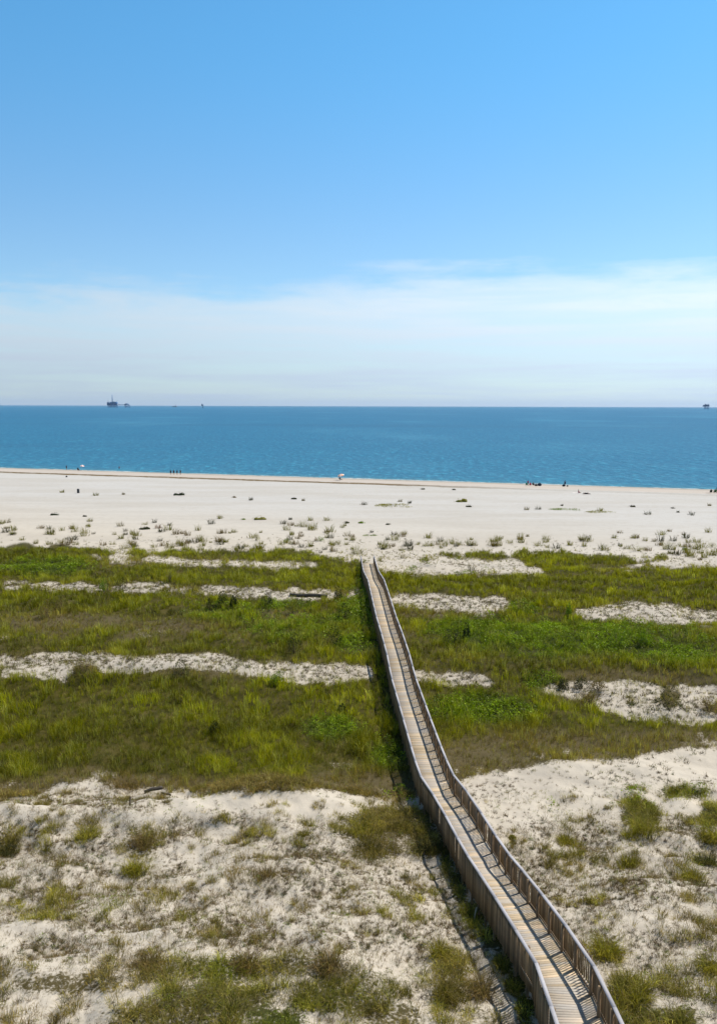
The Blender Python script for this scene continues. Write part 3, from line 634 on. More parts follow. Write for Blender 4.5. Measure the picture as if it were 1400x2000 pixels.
# ------------------------------------------------------------------ single plants one can point to
def px_per_m(p): return F / (p.y * math.cos(PITCH) + (CAM_H - p.z) * math.sin(PITCH))
PAL = {'shade': (.115, .10, .022), 'olive': (.20, .19, .02), 'dark': (.040, .046, .014), 'green': (.14, .22, .012), 'yellow': (.22, .21, .04), 'brown': (.17, .125, .055), 'dry': (.20, .17, .09), 'red': (.20, .10, .05), 'deep': (.022, .036, .008)}
KIND = {'tuft': ('grass_tuft', 'grass'), 'bush': ('shrub', 'shrub'), 'mat': ('creeper_mat', 'plant'), 'clump': ('grass_clump', 'grass'), 'weed': ('beach_plant', 'plant')}
def plant_at(px, py, wpx, kind, pal, label, group=None, tall=1.0, seed=None, rise=0.0):
    p = at(px, py); s = px_per_m(p); W = wpx / s; seed = seed if seed is not None else int(px * 7 + py)
    rs = np.random.default_rng(seed); thin = 1 / s * 1.2 if kind != 'clump' else .012
    mb = MB(); base = np.array(PAL[pal])
    def put(tmpl, dx, dy, sc, c):
        V, T, C = tmpl; z0 = float(height(np.array([p.x + dx]), np.array([p.y + dy]))[0]) - p.z
        a = rs.random() * 6.28; X = V[:, 0] * math.cos(a) - V[:, 1] * math.sin(a); Y = V[:, 0] * math.sin(a) + V[:, 1] * math.cos(a)
        mb.add(np.stack([X * sc + dx, Y * sc + dy, V[:, 2] * sc + z0], -1), None, T, C * c)
    if kind == 'tuft':
        h = np.clip(W * .62, .28, 1.1) * tall; put(blades(30, h, W * .28, max(.014, thin * .40), .6, seed), 0, 0, 1, base * .8)
        put(blades(22, h * .5, W * .38, max(.014, thin * .40), .9, seed + 1), 0, 0, 1, base * .5)
    elif kind == 'weed':
        h = W * .26 * tall; [mb.lump(((rs.random() - .5) * W * .5, (rs.random() - .5) * W * .3, h * .02), (W * .24 * (.6 + .7 * rs.random()), W * .2, h * .5 * (.5 + rs.random())), base * .8, seed + k, 12, 7, .6) for k in range(4)]; put(leafy(110, h * 1.15, W * .5, max(.06, thin * .35), seed), 0, 0, 1, base)
    elif kind == 'mat':
        for k in range(16):
            dx, dy = (rs.random() - .5) * W, (rs.random() - .5) * W * .9
            if (dx / W * 2) ** 2 + (dy / W / .9 * 2) ** 2 < 1: put(leafy(60, .06, .55, .035, seed + k), dx, dy, W / 2.6, base * (.7 + .5 * rs.random()))
        for k in range(6): put(blades(8, .35, .2, .03, .6, seed + 40 + k), (rs.random() - .5) * W * .7, (rs.random() - .5) * W * .5, 1, base * .8)
    elif kind == 'bush':
        n = 9
        put(leafy(260, W * .55 * tall, W * .5, max(.035, thin * .35), seed), 0, 0, 1, base)
        for k in range(n):
            a = rs.random() * 6.28; r = rs.random() ** .5 * W * .42
            put(leafy(60, W * .38 * tall * (.6 + .8 * rs.random()), W * .17, max(.03, thin * .3), seed + k), r * math.cos(a), r * math.sin(a), 1, base * (.65 + .8 * rs.random()))
    else:
        n = int(26 + W * 22)
        for k in range(n):
            a = rs.random() * 6.28; r = rs.random() ** .75 * W * (.5 if rs.random() < .8 else .8) * (.75 + .5 * vnoise(np.array([a * 1.3]), np.array([seed * .37]), 3)[0]); ed = max(.35, 1 - .5 * (r / W * 2) ** 2)
            c = base * (.4 + 1.1 * rs.random()); c = c * .5 + np.array(PAL['dry']) * .5 if rs.random() < .22 else c
            put(blades(13, .66 * ed * tall, .13, .015, 1.0, seed + k % 9, hv=.45), r * math.cos(a), r * math.sin(a) * .8, .6 + .8 * rs.random(), c)
    if rise:                                             # stands up out of the tall grass around it
        zm = max(v[:, 2].max() for v in mb.V); zf = (W * .85 * tall + rise) / zm; mb.V = [v * np.array([1.15, 1.15, zf]) for v in mb.V]
    nm, cat = KIND[kind]; o = mb.build(nm, M_leaf if kind in ('bush', 'mat', 'weed') else M_blade); o.location = p
    if kind == 'bush' and W > .8:
        st = MB(); r2 = np.random.default_rng(seed)
        for k in range(5):
            a = r2.random() * 6.28; st.tube([(0, 0, -.1), (math.cos(a) * W * .12, math.sin(a) * W * .12, W * .2), (math.cos(a) * W * .3, math.sin(a) * W * .3, W * .42 * tall + rise * .6)], [.03, .02, .008], 5, (.12, .09, .06))
        st.build('stem', M_twig, o)
    return tag(o, label, cat, group)
B = 'plants dotted over the bare beach'
for a in [
 (121,962,15,'tuft','yellow','rounded yellow-green grass tuft left of the dark barrel on the bare beach'),
 (187,968,17,'tuft','olive','sparse wispy tuft just right of the dark barrel on the beach'),
 (241,966,10,'tuft','dry','faint tiny tuft between the barrel and the dark low mound'),
 (350,967,28,'weed','deep','widest dark low plant mound on the open beach below the four standing people'),
 (457,972,11,'weed','brown','thin dark plant halfway between the low dark mound and the small dark tuft'),
 (490,977,13,'tuft','dark','small dark tuft on beach between the low mound and the striped umbrella'),
 (574,975,13,'weed','dark','flat dark streak of plant on the beach left of the striped umbrella'),
 (592,978,10,'tuft','dry','faint tuft touching the flat dark streak of plant'),
 (107,1006,19,'weed','deep','flat dark green plant on the beach directly below the yellow-green tuft'),
 (165,1009,10,'weed','dark','small dark plant just left above a pale spiky tuft'),
 (175,1019,17,'tuft','olive','pale spiky tuft standing below the small dark plant at left'),
 (281,1034,22,'weed','dark','dark flattened mound beside the rust tinted tuft'),
 (308,1032,19,'tuft','red','rust tinted spiky tuft right of the dark flattened mound'),
 (245,1045,14,'tuft','dark','dark green tuft below left of the flattened mound'),
 (146,1039,24,'tuft','olive','broad olive tuft on the left beach just above the speckled dune edge'),
 (14,1021,20,'tuft','dry','wide sparse dry tuft at the far left edge of the beach'),
 (235,1028,20,'tuft','dry','sparse dry tuft left of the flattened mound and rust tuft'),
 (430,1013,21,'tuft','olive','wide olive tuft between the dark mound and the flat green strip'),
 (475,1015,10,'weed','green','small green spot of plant left of the long flat green strip'),
 (506,1015,30,'weed','olive','long flat green strip of plant on mid beach'),
 (567,1015,11,'tuft','dark','narrow dark tuft left of two broad grey-green tufts'),
 (606,1017,19,'tuft','olive','left one of two broad tufts above the boardwalk head'),
 (639,1017,23,'tuft','olive','larger right one of two broad tufts above the boardwalk head'),
 (676,1022,14,'weed','dark','dark plant just right of the two broad tufts'),
 (500,1056,18,'bush','olive','upright green bush on the speckled sand left of the boardwalk head',1.6),
 (560,1059,15,'bush','green','small bright green bush right of the upright green bush'),
 (625,1057,18,'bush','green','rounded green bush on the sand left above the boardwalk end'),
 (661,1064,18,'bush','olive','olive bush nearest the boardwalk end on its left'),
 (609,1067,10,'weed','dark','small dark plant below left of the rounded green bush'),
 (677,1047,24,'tuft','dry','pale wide tuft above the olive bush near the boardwalk end'),
 (457,1040,17,'tuft','olive','olive tuft left above the upright green bush'),
 (370,1059,16,'tuft','dark','dark tuft at the dune edge below the row of dry grass'),
 (711,986,19,'tuft','dark','dark spiky tuft standing left of the longest yellow-green mat'),
 (775,987,74,'mat','yellow','longest yellow-green creeper mat on the bare beach right of the umbrella'),
 (781,980,12,'tuft','dry','faint tuft behind the middle of the longest creeper mat'),
 (800,983,11,'tuft','dark','dark tuft at the right end of the longest creeper mat'),
 (899,980,28,'weed','olive','dark green hump shaped plant left above a smaller dark one'),
 (916,990,17,'weed','dark','small dark plant right below the green hump shaped plant'),
 (825,956,12,'weed','dark','thin dark plant nearest the water right of the umbrella'),
 (886,957,10,'weed','dark','second thin dark plant from the umbrella near the water'),
 (1029,996,15,'tuft','dry','pale tuft left beside a dark tuft near the creeper mats at right'),
 (1051,995,18,'tuft','dark','dark tuft left of the middle creeper mat'),
 (1097,988,8,'tuft','dark','tiny dark tuft standing behind the middle creeper mat'),
 (1102,995,52,'mat','green','greenest creeper mat on the beach below the lying people'),
 (1170,1000,46,'mat','yellow','faded sandy creeper mat right of the greenest mat'),
 (1172,998,18,'tuft','olive','low tuft growing out of the faded sandy creeper mat'),
 (1234,990,14,'weed','dark','small dark plant right above the faded creeper mat'),
 (1265,1005,25,'tuft','dark','broadest dark tuft on the right half of the beach'),
 (1314,993,10,'weed','dark','small black-green plant right above the broadest dark tuft'),
 (1324,1001,8,'tuft','dark','tiny grey tuft between the black-green plant and the rightmost tuft'),
 (1350,1006,21,'tuft','dark','dark split tuft near the right edge of the beach'),
 (1385,988,12,'tuft','dry','pale grey tuft near the right edge below the seated group'),
 (706,1022,15,'weed','green','flat green plant straight above the boardwalk opening'),
 (721,1046,27,'mat','green','small green mat growing just above the sandy boardwalk exit'),
 (726,1040,12,'tuft','dark','dark tuft standing in the small green mat at the boardwalk exit'),
 (758,1025,12,'weed','dark','lone black-green plant right above the boardwalk exit'),
 (789,1044,18,'tuft','olive','compact olive tuft right of the boardwalk exit'),
 (795,1067,28,'tuft','dark','wide dark tuft on the sand right below the compact olive tuft'),
 (741,1064,11,'tuft','dark','small dark tuft right beside the sandy boardwalk exit'),
 (748,1073,12,'weed','dark','dark low plant touching the sand path beside the boardwalk exit'),
 (832,1067,19,'tuft','olive','olive tuft between the wide dark tuft and the twin grey tuft'),
 (851,1064,31,'tuft','dry','wide grey twin tuft at the start of the right dune edge'),
 (925,1066,19,'tuft','dry','lone grey tuft on bare sand above the right dune edge'),
 (1030,1048,10,'tuft','dry','tiny lone wisp on the empty sand above the right dune edge'),
 (1135,1055,13,'tuft','dry','thin grey tuft left above the right hand green bushes'),
 (1175,1072,25,'tuft','dark','dark twin tuft left of the spreading green bush at right'),
 (1210,1066,13,'tuft','dark','narrow dark tuft just left of the spreading green bush'),
 (1242,1077,28,'bush','olive','spreading olive-green bush left of the bright mound shaped bush'),
 (1306,1073,33,'bush','yellow','bright yellow-green mound shaped bush at the right dune edge'),
 (1339,1076,14,'bush','green','small dark green bush just right of the bright mound bush'),
 (1344,1060,19,'tuft','olive','olive tuft above the small dark green bush at right'),
 (1390,1069,20,'bush','olive','low bush at the right edge of the beach above the dunes'),
 (1367,1094,14,'tuft','brown','brown upright tuft at the right below the low edge bush'),
 (1277,1058,13,'tuft','dry','dry tuft above and left of the bright mound bush'),
 (1225,1098,24,'tuft','olive','tall olive grass tuft below the spreading green bush',None,1.3),
 (877,1086,18,'tuft','olive','olive tuft at the left tip of the right hand grass belt'),
 (787,1090,23,'tuft','dry','grey tuft right of the boardwalk end rails'),
 (742,1096,16,'tuft','olive','tuft touching the right rail at the boardwalk end'),
 (920,1116,23,'tuft','dark','dark tuft on the sand streak right of the boardwalk end')]:
    plant_at(*a[:6], group=B, tall=(a[6] if len(a) == 7 else (a[7] if len(a) > 7 else 1.0)))
proto = [plant_at(600 + 40 * k, 1050, 15 + 2 * k, 'tuft', ('olive', 'brown', 'dark', 'olive')[k % 4], 'small wispy grass tuft among the many along the upper beach', 'small tufts along the upper beach') for k in range(5)]
cnt = 0
while cnt < 215:
    px = rng.random() * 1400; py = 1012 + 78 * rng.random() ** .6
    lim = np.interp(px, [0, 240, 550, 700, 850, 1000, 1200, 1400], [1060, 1072, 1078, 1084, 1072, 1066, 1078, 1092])
    lo = np.interp(px, [0, 700, 860, 1100, 1200, 1400], [1020, 1020, 1052, 1050, 1040, 1036])
    if py > lim or py < lo or abs(px - 722) < 22: continue
    q = at(px, py); src = proto[cnt % 5] if cnt < 5 else proto[int(rng.random() * 5)].copy()
    if cnt >= 5: col.objects.link(src)
    k = .6 + .75 * rng.random(); src.location = q; src.scale = (k, k, k * (.8 + .5 * rng.random())); src.rotation_euler.z = rng.random() * 6.28; cnt += 1
G2 = 'shrubs standing in the green swale'
for a in [
 (236,1160,22,'bush','dark','dark two-pronged shrub at the lower edge of the second sand streak, upper left',1.5),
 (203,1155,16,'bush','green','yellow-green shrub left of the dark two-pronged shrub',1.2),
 (331,1136,8,'tuft','dry','pale upright dead plant above the second sand streak',2.2),
 (435,1182,20,'bush','deep','blackish rounded shrub left of the small dark shrub in the upper swale'),
 (456,1186,13,'bush','deep','small dark shrub right beside the blackish rounded shrub'),
 (412,1196,20,'bush','dark','mossy dark green shrub below left of the blackish rounded shrub'),
 (521,1186,21,'bush','deep','isolated near-black round shrub below the second sand streak',1.2),
 (571,1198,28,'bush','olive','domed olive shrub right of the near-black round shrub'),
 (660,1174,16,'bush','dark','dark green shrub on the sand streak left of the boardwalk',1.3),
 (672,1212,26,'bush','dark','spreading dark shrub left of the boardwalk in the upper swale'),
 (652,1262,34,'bush','deep','broad dark shrub left of the boardwalk above the third sand streak'),
 (575,1276,32,'bush','dark','low dark shrub left of the broad dark shrub above the third sand streak'),
 (911,1248,14,'bush','deep','narrow upright dark shrub right of the boardwalk',2.0),
 (885,1257,34,'bush','dark','wide low shrub left behind the narrow upright dark shrub'),
 (1110,1204,11,'bush','green','small green shrub at the left tip of the right hand sand streak',1.6),
 (1207,1262,32,'bush','green','domed bright green shrub in the leafy belt at right'),
 (1258,1260,22,'bush','green','smaller bright green shrub right of the domed one'),
 (1016,1196,30,'bush','yellow','yellow-green shrub between the two right hand sand streaks',1.2),
 (92,1208,30,'bush','brown','brown rounded shrub in the upper left swale'),
 (116,1196,18,'bush','brown','brown shrub right above the rounded brown one at upper left'),
 (1306,1388,48,'bush','dark','large dark shrub on the sand patch near the right edge',1.2),
 (1384,1392,34,'bush','brown','brownish shrub at the right edge beside the large dark shrub'),
 (1150,1376,46,'bush','brown','long dark brown shrub at the left end of the right hand sand patch',.7),
 (1100,1346,20,'bush','dark','small dark shrub above the long brown shrub at right'),
 (1135,1346,26,'bush','dark','dark shrub above the middle of the long brown shrub at right'),
 (1168,1350,26,'bush','brown','dark shrub at the top of the right hand sand patch'),
 (165,1316,44,'bush','brown','dark bushy hump on the third sand streak at left'),
 (355,1318,36,'bush','dark','dark shrub on the lower edge of the third sand streak'),
 (540,1336,26,'bush','green','green shrub under the right end of the third sand streak'),
 (668,1396,20,'bush','deep','small dark shrub in the tall grass left of the boardwalk'),
 (420,1432,22,'bush','dark','dark shrub in the middle of the tall grass field'),
 (1000,1640,16,'bush','olive','small olive seedling on the bright sand right of the boardwalk')]:
    plant_at(*a[:6], group=G2, tall=(a[6] if len(a) > 6 else 1.0), rise=(.75 if a[1] < 1280 else .25 if a[1] < 1500 else 0))
G3 = 'grass clumps on the near dune'
for a in [
 (735,1668,96,'clump','shade','large shaggy grass clump left of the boardwalk on the near dune crest',1.15),
 (838,1668,58,'clump','dark','dark shaggy grass clump against the boardwalk, right of the large crest clump',1.1),
 (705,1632,60,'clump','olive','grass clump behind the left end of the large crest clump'),
 (785,1622,80,'clump','shade','broad grass clump growing behind the large crest clump beside the boardwalk'),
 (262,1705,58,'clump','olive','tall olive clump in the middle of the left slope above the green creeper patch'),
 (280,1655,50,'clump','brown','brownish clump just behind the tall olive clump on the left slope'),
 (165,1640,52,'clump','olive','clump on the left slope left of the tall olive clump'),
 (12,1672,42,'clump','dark','dark grass clump cut by the left edge of the near dune'),
 (520,1712,60,'clump','brown','low brown dried clump in the middle of the near slope',.6),
 (240,1540,70,'clump','brown','brown brushy clump overhanging the sandy path at left',.8),
 (1252,1632,74,'clump','olive','large domed grass clump on the sand right of the boardwalk',1.3),
 (1388,1642,50,'clump','olive','tall domed clump cut by the right edge',1.3),
 (1378,1690,34,'clump','dark','dark clump below the tall domed one at the right edge'),
 (1226,1692,40,'clump','olive','smaller clump below left of the large domed clump'),
 (1112,1650,60,'clump','olive','thin open clump between the boardwalk and the large domed clump',.8),
 (1350,1722,50,'clump','olive','green clump on the right slope below the tall domed one'),
 (876,1950,74,'clump','shade','large clump near the bottom left of the boardwalk with bare sand around it',1.1),
 (862,1872,38,'clump','olive','small clump standing just above the large bottom clump'),
 (940,1945,46,'clump','brown','brown clump between the large bottom clump and the boardwalk shadow'),
 (975,1800,40,'clump','green','green clump growing under the left rail of the boardwalk'),
 (290,1892,60,'clump','brown','brown clump at the top left of the bottom grass band',.8),
 (480,1895,60,'clump','brown','dark brown clump along the top of the bottom grass band'),
 (640,1900,64,'clump','brown','brown clump at the right end of the bottom grass band top edge'),
 (1186,1870,60,'clump','olive','clump right beside the boardwalk where its rail bends'),
 (1235,1960,70,'clump','olive','wide clump near the bottom right of the boardwalk'),
 (1385,1900,50,'clump','olive','clump at the bottom right edge of the dune')]:
    plant_at(*a[:6], group=G3, tall=(a[6] if len(a) > 6 else 1.0))

def thing(name, p, label, cat, group=None, rz=0):
    o = link(name, None); o.location = p; o.rotation_euler.z = rz; return tag(o, label, cat, group)
# driftwood and stakes
def log(px, py, lpx, ang, label, rad=.1, colr=(.10, .085, .07), name='driftwood', bend=.15, arch=0.0):
    p = at(px, py); L_ = lpx / px_per_m(p); mb = MB(); rs = np.random.default_rng(int(px)); pts = []
    for k in range(9):
        u_ = k / 8 - .5; x = u_ * L_ * math.cos(ang) + rs.normal(0, bend * rad * 2); y = u_ * L_ * math.sin(ang)
        pts.append((x, y, float(height(np.array([p.x + x]), np.array([p.y + y]))[0]) - p.z + rad * .8 + arch * (1 - 4 * u_ * u_)))
    mb.tube(pts, [rad * (.5 + .5 * math.sin(math.pi * (k + 1.5) / 11)) for k in range(9)], 8, colr)
    o = mb.build(name, M_plain, smooth=True); o.location = p; return tag(o, label, 'driftwood')
log(604, 1166, 74, -.12, 'long dark rounded form lying on the second sand streak left of the boardwalk', .22, (.05, .045, .035))  # dark tapered tube laid along the sand
log(300, 1545, 34, .25, 'dark driftwood piece half buried below the brown brushy clump', .12, (.06, .05, .04))
log(325, 1553, 26, -.5, 'short dark stick beside the half buried driftwood on the sandy path', .07, (.06, .05, .04))
log(930, 1795, 34, 1.2, 'pale bent stick arching from the grass beside the left rail', .03, (.42, .37, .26), arch=.45)
log(468, 1541, 60, .05, 'thin dead branch along the top edge of the sandy path', .06, (.09, .07, .05))
p = at(254, 1573); mb = MB(); mb.tube([(0, 0, -.3), (.01, 0, .2), (.03, .01, .46)], [.045, .042, .036], 7, (.09, .065, .05)); mb.box((.03, .01, .47), (.06, .06, .02), None, (.07, .05, .04))
o = mb.build('stake', M_plain); o.location = p; tag(o, 'short dark stake standing upright on the sandy crest at left', 'stake')

# barrel on the beach
p = at(153, 963); t0 = thing('trash_barrel', p, 'dark upright trash barrel standing alone on the beach at left', 'barrel')
mb = MB(); mb.tube([(0, 0, 0), (0, 0, .04), (0, 0, .32), (0, 0, .35), (0, 0, .38), (0, 0, .62), (0, 0, .65), (0, 0, .68), (0, 0, .98)], [.30, .31, .31, .325, .31, .31, .325, .31, .31], 20, (.03, .035, .04)); mb.build('barrel_body', M_paint, t0, True)
mb = MB(); mb.tube([(0, 0, .98), (0, 0, 1.02), (0, 0, 1.10)], [.33, .33, .20], 20, (.05, .05, .055)); mb.build('lid', M_paint, t0, True)

# people: one skinned surface each
J = {}
def body_mesh(pose):
    """joints (x, y, z, radius) and bones of a 1.74 m person; y- is the front"""
    if pose == 'stand': hip, kneeL, kneeR, ankL, ankR, toeL, toeR, ch = .92, (-.11, -.01, .50), (.11, .0, .50), (-.12, .03, .08), (.12, .03, .08), (-.14, -.15, .03), (.14, -.15, .03), 0
    if pose == 'walk': hip, kneeL, kneeR, ankL, ankR, toeL, toeR, ch = .91, (-.10, -.16, .51), (.10, .06, .49), (-.11, -.14, .09), (.11, .32, .14), (-.12, -.32, .03), (.12, .18, .04), 0
    if pose == 'sit': hip, kneeL, kneeR, ankL, ankR, toeL, toeR, ch = .30, (-.14, -.42, .48), (.14, -.42, .46), (-.14, -.72, .08), (.14, -.74, .08), (-.15, -.88, .05), (.15, -.90, .05), .10
    if pose == 'lie': hip, kneeL, kneeR, ankL, ankR, toeL, toeR, ch = .12, (-.12, -.45, .14), (.14, -.42, .34), (-.13, -.86, .08), (.15, -.70, .07), (-.16, -.93, .12), (.17, -.86, .05), 0
    if pose == 'lie': S_ = lambda d, w_=0: (w_, d * .96, .12 + d * .12)
    else: S_ = lambda d, w_=0: (w_, d * ch * 1.6, hip + d)
    V = [S_(0), S_(.14), S_(.30), S_(.46), S_(.56), S_(.63), S_(.74)]; Rr = [.135, .12, .14, .13, .06, .075, .09]
    Rr2 = [.10, .09, .10, .09, .06, .085, .10]; E = [(0, 1), (1, 2), (2, 3), (3, 4), (4, 5), (5, 6)]
    for sg, kn, an, to in ((-1, kneeL, ankL, toeL), (1, kneeR, ankR, toeR)):
        b = len(V); hp = S_(-.03, sg * .10); V += [hp, kn, an, to]; Rr += [.09, .058, .038, .03]; Rr2 += [.09, .058, .045, .03]; E += [(0, b), (b, b + 1), (b + 1, b + 2), (b + 2, b + 3)]
        b = len(V); sh = S_(.47, sg * .19)
        if pose in ('stand', 'walk'):
            sw = 0 if pose == 'stand' else sg * .12
            el, wr = (sg * .25, sh[1] + .03 + sw * .5, sh[2] - .30), (sg * .25, sh[1] - .06 + sw, sh[2] - .55); hd = (sg * .24, wr[1] - .05, wr[2] - .10)
        elif pose == 'sit': el, wr = (sg * .26, sh[1] - .12, sh[2] - .26), (sg * .20, sh[1] - .36, sh[2] - .30); hd = (sg * .17, wr[1] - .09, wr[2] - .02)
        else: el, wr = (sg * .40, .50, .10), (sg * .34, .74, .10); hd = (sg * .28, .82, .11)
        V += [sh, el, wr, hd]; Rr += [.06, .042, .028, .035]; Rr2 += [.06, .042, .024, .018]; E += [(3, b), (b, b + 1), (b + 1, b + 2), (b + 2, b + 3)]
    return V, Rr, Rr2, E, S_
def person(p, pose, label, rz=0, top=(.05, .05, .08), bottom=(.04, .04, .05), hair=(.04, .03, .02), skin=(.40, .24, .16), group=None, k=1.0, zoff=0.0):
    V, r1, r2, E, S_ = body_mesh(pose)
    me = bpy.data.meshes.new('person'); me.from_pydata(V, E, [])
    a = me.attributes.new('tint', 'FLOAT_COLOR', 'POINT'); a.data.foreach_set('color', np.tile((*skin, 1.0), len(V)).astype(np.float32))
    o = link('person', me, skin_material(skin)); o.location = (p[0], p[1], p[2] + zoff); o.rotation_euler.z = rz; o.scale = (k, k, k)
    o.modifiers.new('skin', 'SKIN'); sv = me.skin_vertices[0].data
    for i in range(len(V)): sv[i].radius = (r1[i], r2[i]); sv[i].use_root = (i == 0)
    sb = o.modifiers.new('smooth', 'SUBSURF'); sb.levels = 1; sb.render_levels = 1
    tag(o, label, 'person', group)
    mb = MB(); P_ = [S_(d) for d in (.05, .15, .30, .45, .52)]; mb.tube(P_, [.165, .155, .175, .175, .09], 12, top)
    for sg in (-1, 1):
        sh = np.array(S_(.47, sg * .13)); b = V.index(S_(.47, sg * .19)); el = np.array(V[b + 1]); mb.tube([sh, np.array(V[b]), V[b] + (el - V[b]) * .55], [.085, .085, .065], 9, top)
    mb.build('shirt', M_cloth, o, True)
    mb = MB(); mb.tube([S_(-.09), S_(0), S_(.08)], [.15, .175, .165], 12, bottom)
    for b in (7, 15): mb.tube([V[b], np.array(V[b]) + (np.array(V[b + 1]) - np.array(V[b])) * .6], [.115, .09], 10, bottom)
    mb.build('shorts', M_cloth, o, True)
    hd = np.array(S_(.74)); mb = MB(); mb.lump(hd + np.array([0, .015, .035]) if pose != 'lie' else hd + np.array([0, .035, 0]), (.10, .115, .105), hair, 3, 12, 8, .08); mb.build('hair', M_cloth, o, True)
    mb = MB()
    fr = np.array([0, -1, 0]) if pose != 'lie' else np.array([0, 0, 1]); upv = np.array([0, 0, 1]) if pose != 'lie' else np.array([0, 1, 0])
    f0 = hd + fr * .075 - upv * .02
    mb.lump(f0, (.068, .055, .085) if pose != 'lie' else (.068, .085, .055), skin, 2, 10, 7, .02); mb.lump(f0 + fr * .055 - upv * .01, (.014, .02, .02), skin, 1, 6, 4, 0)
    for sx2 in (-1, 1): mb.lump(f0 + fr * .05 + upv * .018 + np.array([sx2 * .026, 0, 0]), (.011, .008, .008), (.02, .02, .02), 1, 6, 4, 0)
    mb.lump(f0 + fr * .05 - upv * .045, (.022, .008, .007), (.30, .10, .09), 1, 6, 4, 0)
    mb.build('face', M_skin, o, True)
    return o
SK = {}
def skin_material(c):
    if c not in SK:
        m, t = material('skin_tone'); n_ = t.noise(t.n('ShaderNodeTexCoord').outputs['Object'], 9, 3, .5)
        finish(t, principled(t, t.mix(n_, c, tuple(v * .85 for v in c)), .5, None, .3).outputs[0]); SK[c] = m
    return SK[c]
def off(p, dx, dy): return Vector((p.x + dx, p.y + dy, float(height(np.array([p.x + dx]), np.array([p.y + dy]))[0])))
def umbrella(p, label, c1, c2, tilt=(.15, -.1), r=1.15):
    t0 = thing('beach_umbrella', p, label, 'umbrella'); t0.rotation_euler = (tilt[0], tilt[1], .3)
    mb = MB(); mb.tube([(0, 0, -.4), (0, 0, 1), (0, 0, 2.12)], .022, 8, (.75, .75, .75)); mb.build('pole', M_paint, t0)
    for tone, par in ((c1, 0), (c2, 1)):
        mb = MB()
        for g in range(par, 8, 2):
            V = []; n = 5; a0, a1 = g * math.pi / 4, (g + 1) * math.pi / 4
            for i in range(n):
                rr = r * i / (n - 1); zz = 2.12 - .46 * (i / (n - 1)) ** 1.6
                for a in (a0, (a0 + a1) / 2, a1):
                    q = .965 if a == (a0 + a1) / 2 else 1; V.append((rr * q * math.cos(a), rr * q * math.sin(a), zz))
            V2 = [(x, y, z - .012) for x, y, z in V]; q = []
            for i in range(n - 1):
                for j in range(2): b = i * 3 + j; q += [(b, b + 3, b + 4, b + 1), (b + 15, b + 16, b + 19, b + 18)]
            mb.add(V + V2, q, None, tone)
        mb.build('canopy', M_cloth, t0)
    for g in range(8):
        a = g * math.pi / 4; mb = MB(); mb.tube([(.02 * math.cos(a), .02 * math.sin(a), 1.75), (r * .55 * math.cos(a), r * .55 * math.sin(a), 1.93)], .006, 5, (.6, .6, .6)); mb.build('rib', M_paint, t0)
    mb = MB(); mb.lump((0, 0, 2.15), (.03, .03, .05), (.8, .8, .8), 1, 8, 5, 0); mb.build('tip', M_paint, t0)
def chair(p, label, c, rz=0):
    t0 = thing('beach_chair', p, label, 'chair', None, rz); mb = MB()
    for sg in (-1, 1):
        x = sg * .29; mb.tube([(x, -.28, 0), (x, .1, .52)], .014, 6, (.6, .6, .62)); mb.tube([(x, .28, 0), (x, -.28, .27)], .014, 6, (.6, .6, .62)); mb.tube([(x, .20, .24), (x, .52, .92)], .014, 6, (.6, .6, .62)); mb.box((x, -.02, .50), (.045, .42, .025), None, (.5, .4, .3))
    mb.build('frame', M_paint, t0)
    mb = MB(); mb.box((0, -.03, .26), (.54, .5, .02), None, c); mb.build('seat', M_cloth, t0)
    mb = MB(); d = np.array([0, .32, .68]); d /= np.linalg.norm(d); mb.box((0, .37, .60), (.54, .70, .02), [(1, 0, 0), d, np.cross((1, 0, 0), d)], c); mb.build('backrest', M_cloth, t0)
def bag(p, label, c, s=.5, rz=0):
    t0 = thing('beach_bag', p, label, 'bag', None, rz); mb = MB(); mb.lump((0, 0, s * .36), (s * .6, s * .34, s * .40), c, int(s * 99), 14, 9, .10); mb.build('bag_body', M_cloth, t0, True)
    for sg in (-1, 1):
        mb = MB(); mb.tube([(-s * .25, sg * s * .16, s * .6), (-s * .15, sg * s * .16, s * .95), (s * .15, sg * s * .16, s * .95), (s * .25, sg * s * .16, s * .6)], .018, 6, tuple(v * .7 for v in c)); mb.build('handle', M_cloth, t0)
def towel(p, label, c, size=(1.9, .95), rz=0):
    n = 9; V = []
    for i in range(n):
        for j in range(5):
            x, y = (i / (n - 1) - .5) * size[0], (j / 4 - .5) * size[1]; xx = x * math.cos(rz) - y * math.sin(rz); yy = x * math.sin(rz) + y * math.cos(rz)
            V.append((xx, yy, float(height(np.array([p.x + xx]), np.array([p.y + yy]))[0]) - p.z + .03 + .02 * rng.random()))
    q = [(i * 5 + j, (i + 1) * 5 + j, (i + 1) * 5 + j + 1, i * 5 + j + 1) for i in range(n - 1) for j in range(4)]
    mb = MB(); mb.add(V, q, None, c); o = mb.build('towel', M_cloth); o.location = p; tag(o, label, 'towel')
W4 = 'four people standing together at the waterline'
person(at(130, 918), 'stand', 'leftmost person on the beach, standing in dark clothes by the water', 2.6, (.03, .03, .05))
p = at(153, 919); chair(p, 'dark beach chair left of the pale umbrella', (.03, .03, .05), 2.9); person(p, 'sit', 'person in dark clothes sitting just left of the pale umbrella', 2.9, (.02, .02, .03))
umbrella(at(160, 919), 'small pale pink and white umbrella near the left end of the beach', (.78, .66, .62), (.70, .40, .34), (.1, .1), .85)
person(at(233, 919), 'walk', 'lone person walking at the water between the pale umbrella and the group of four', 1.4, (.25, .05, .05), (.03, .03, .08))
bag(at(130, 932), 'small dark bag left on the brown weed line below the leftmost person', (.03, .03, .03), .55)
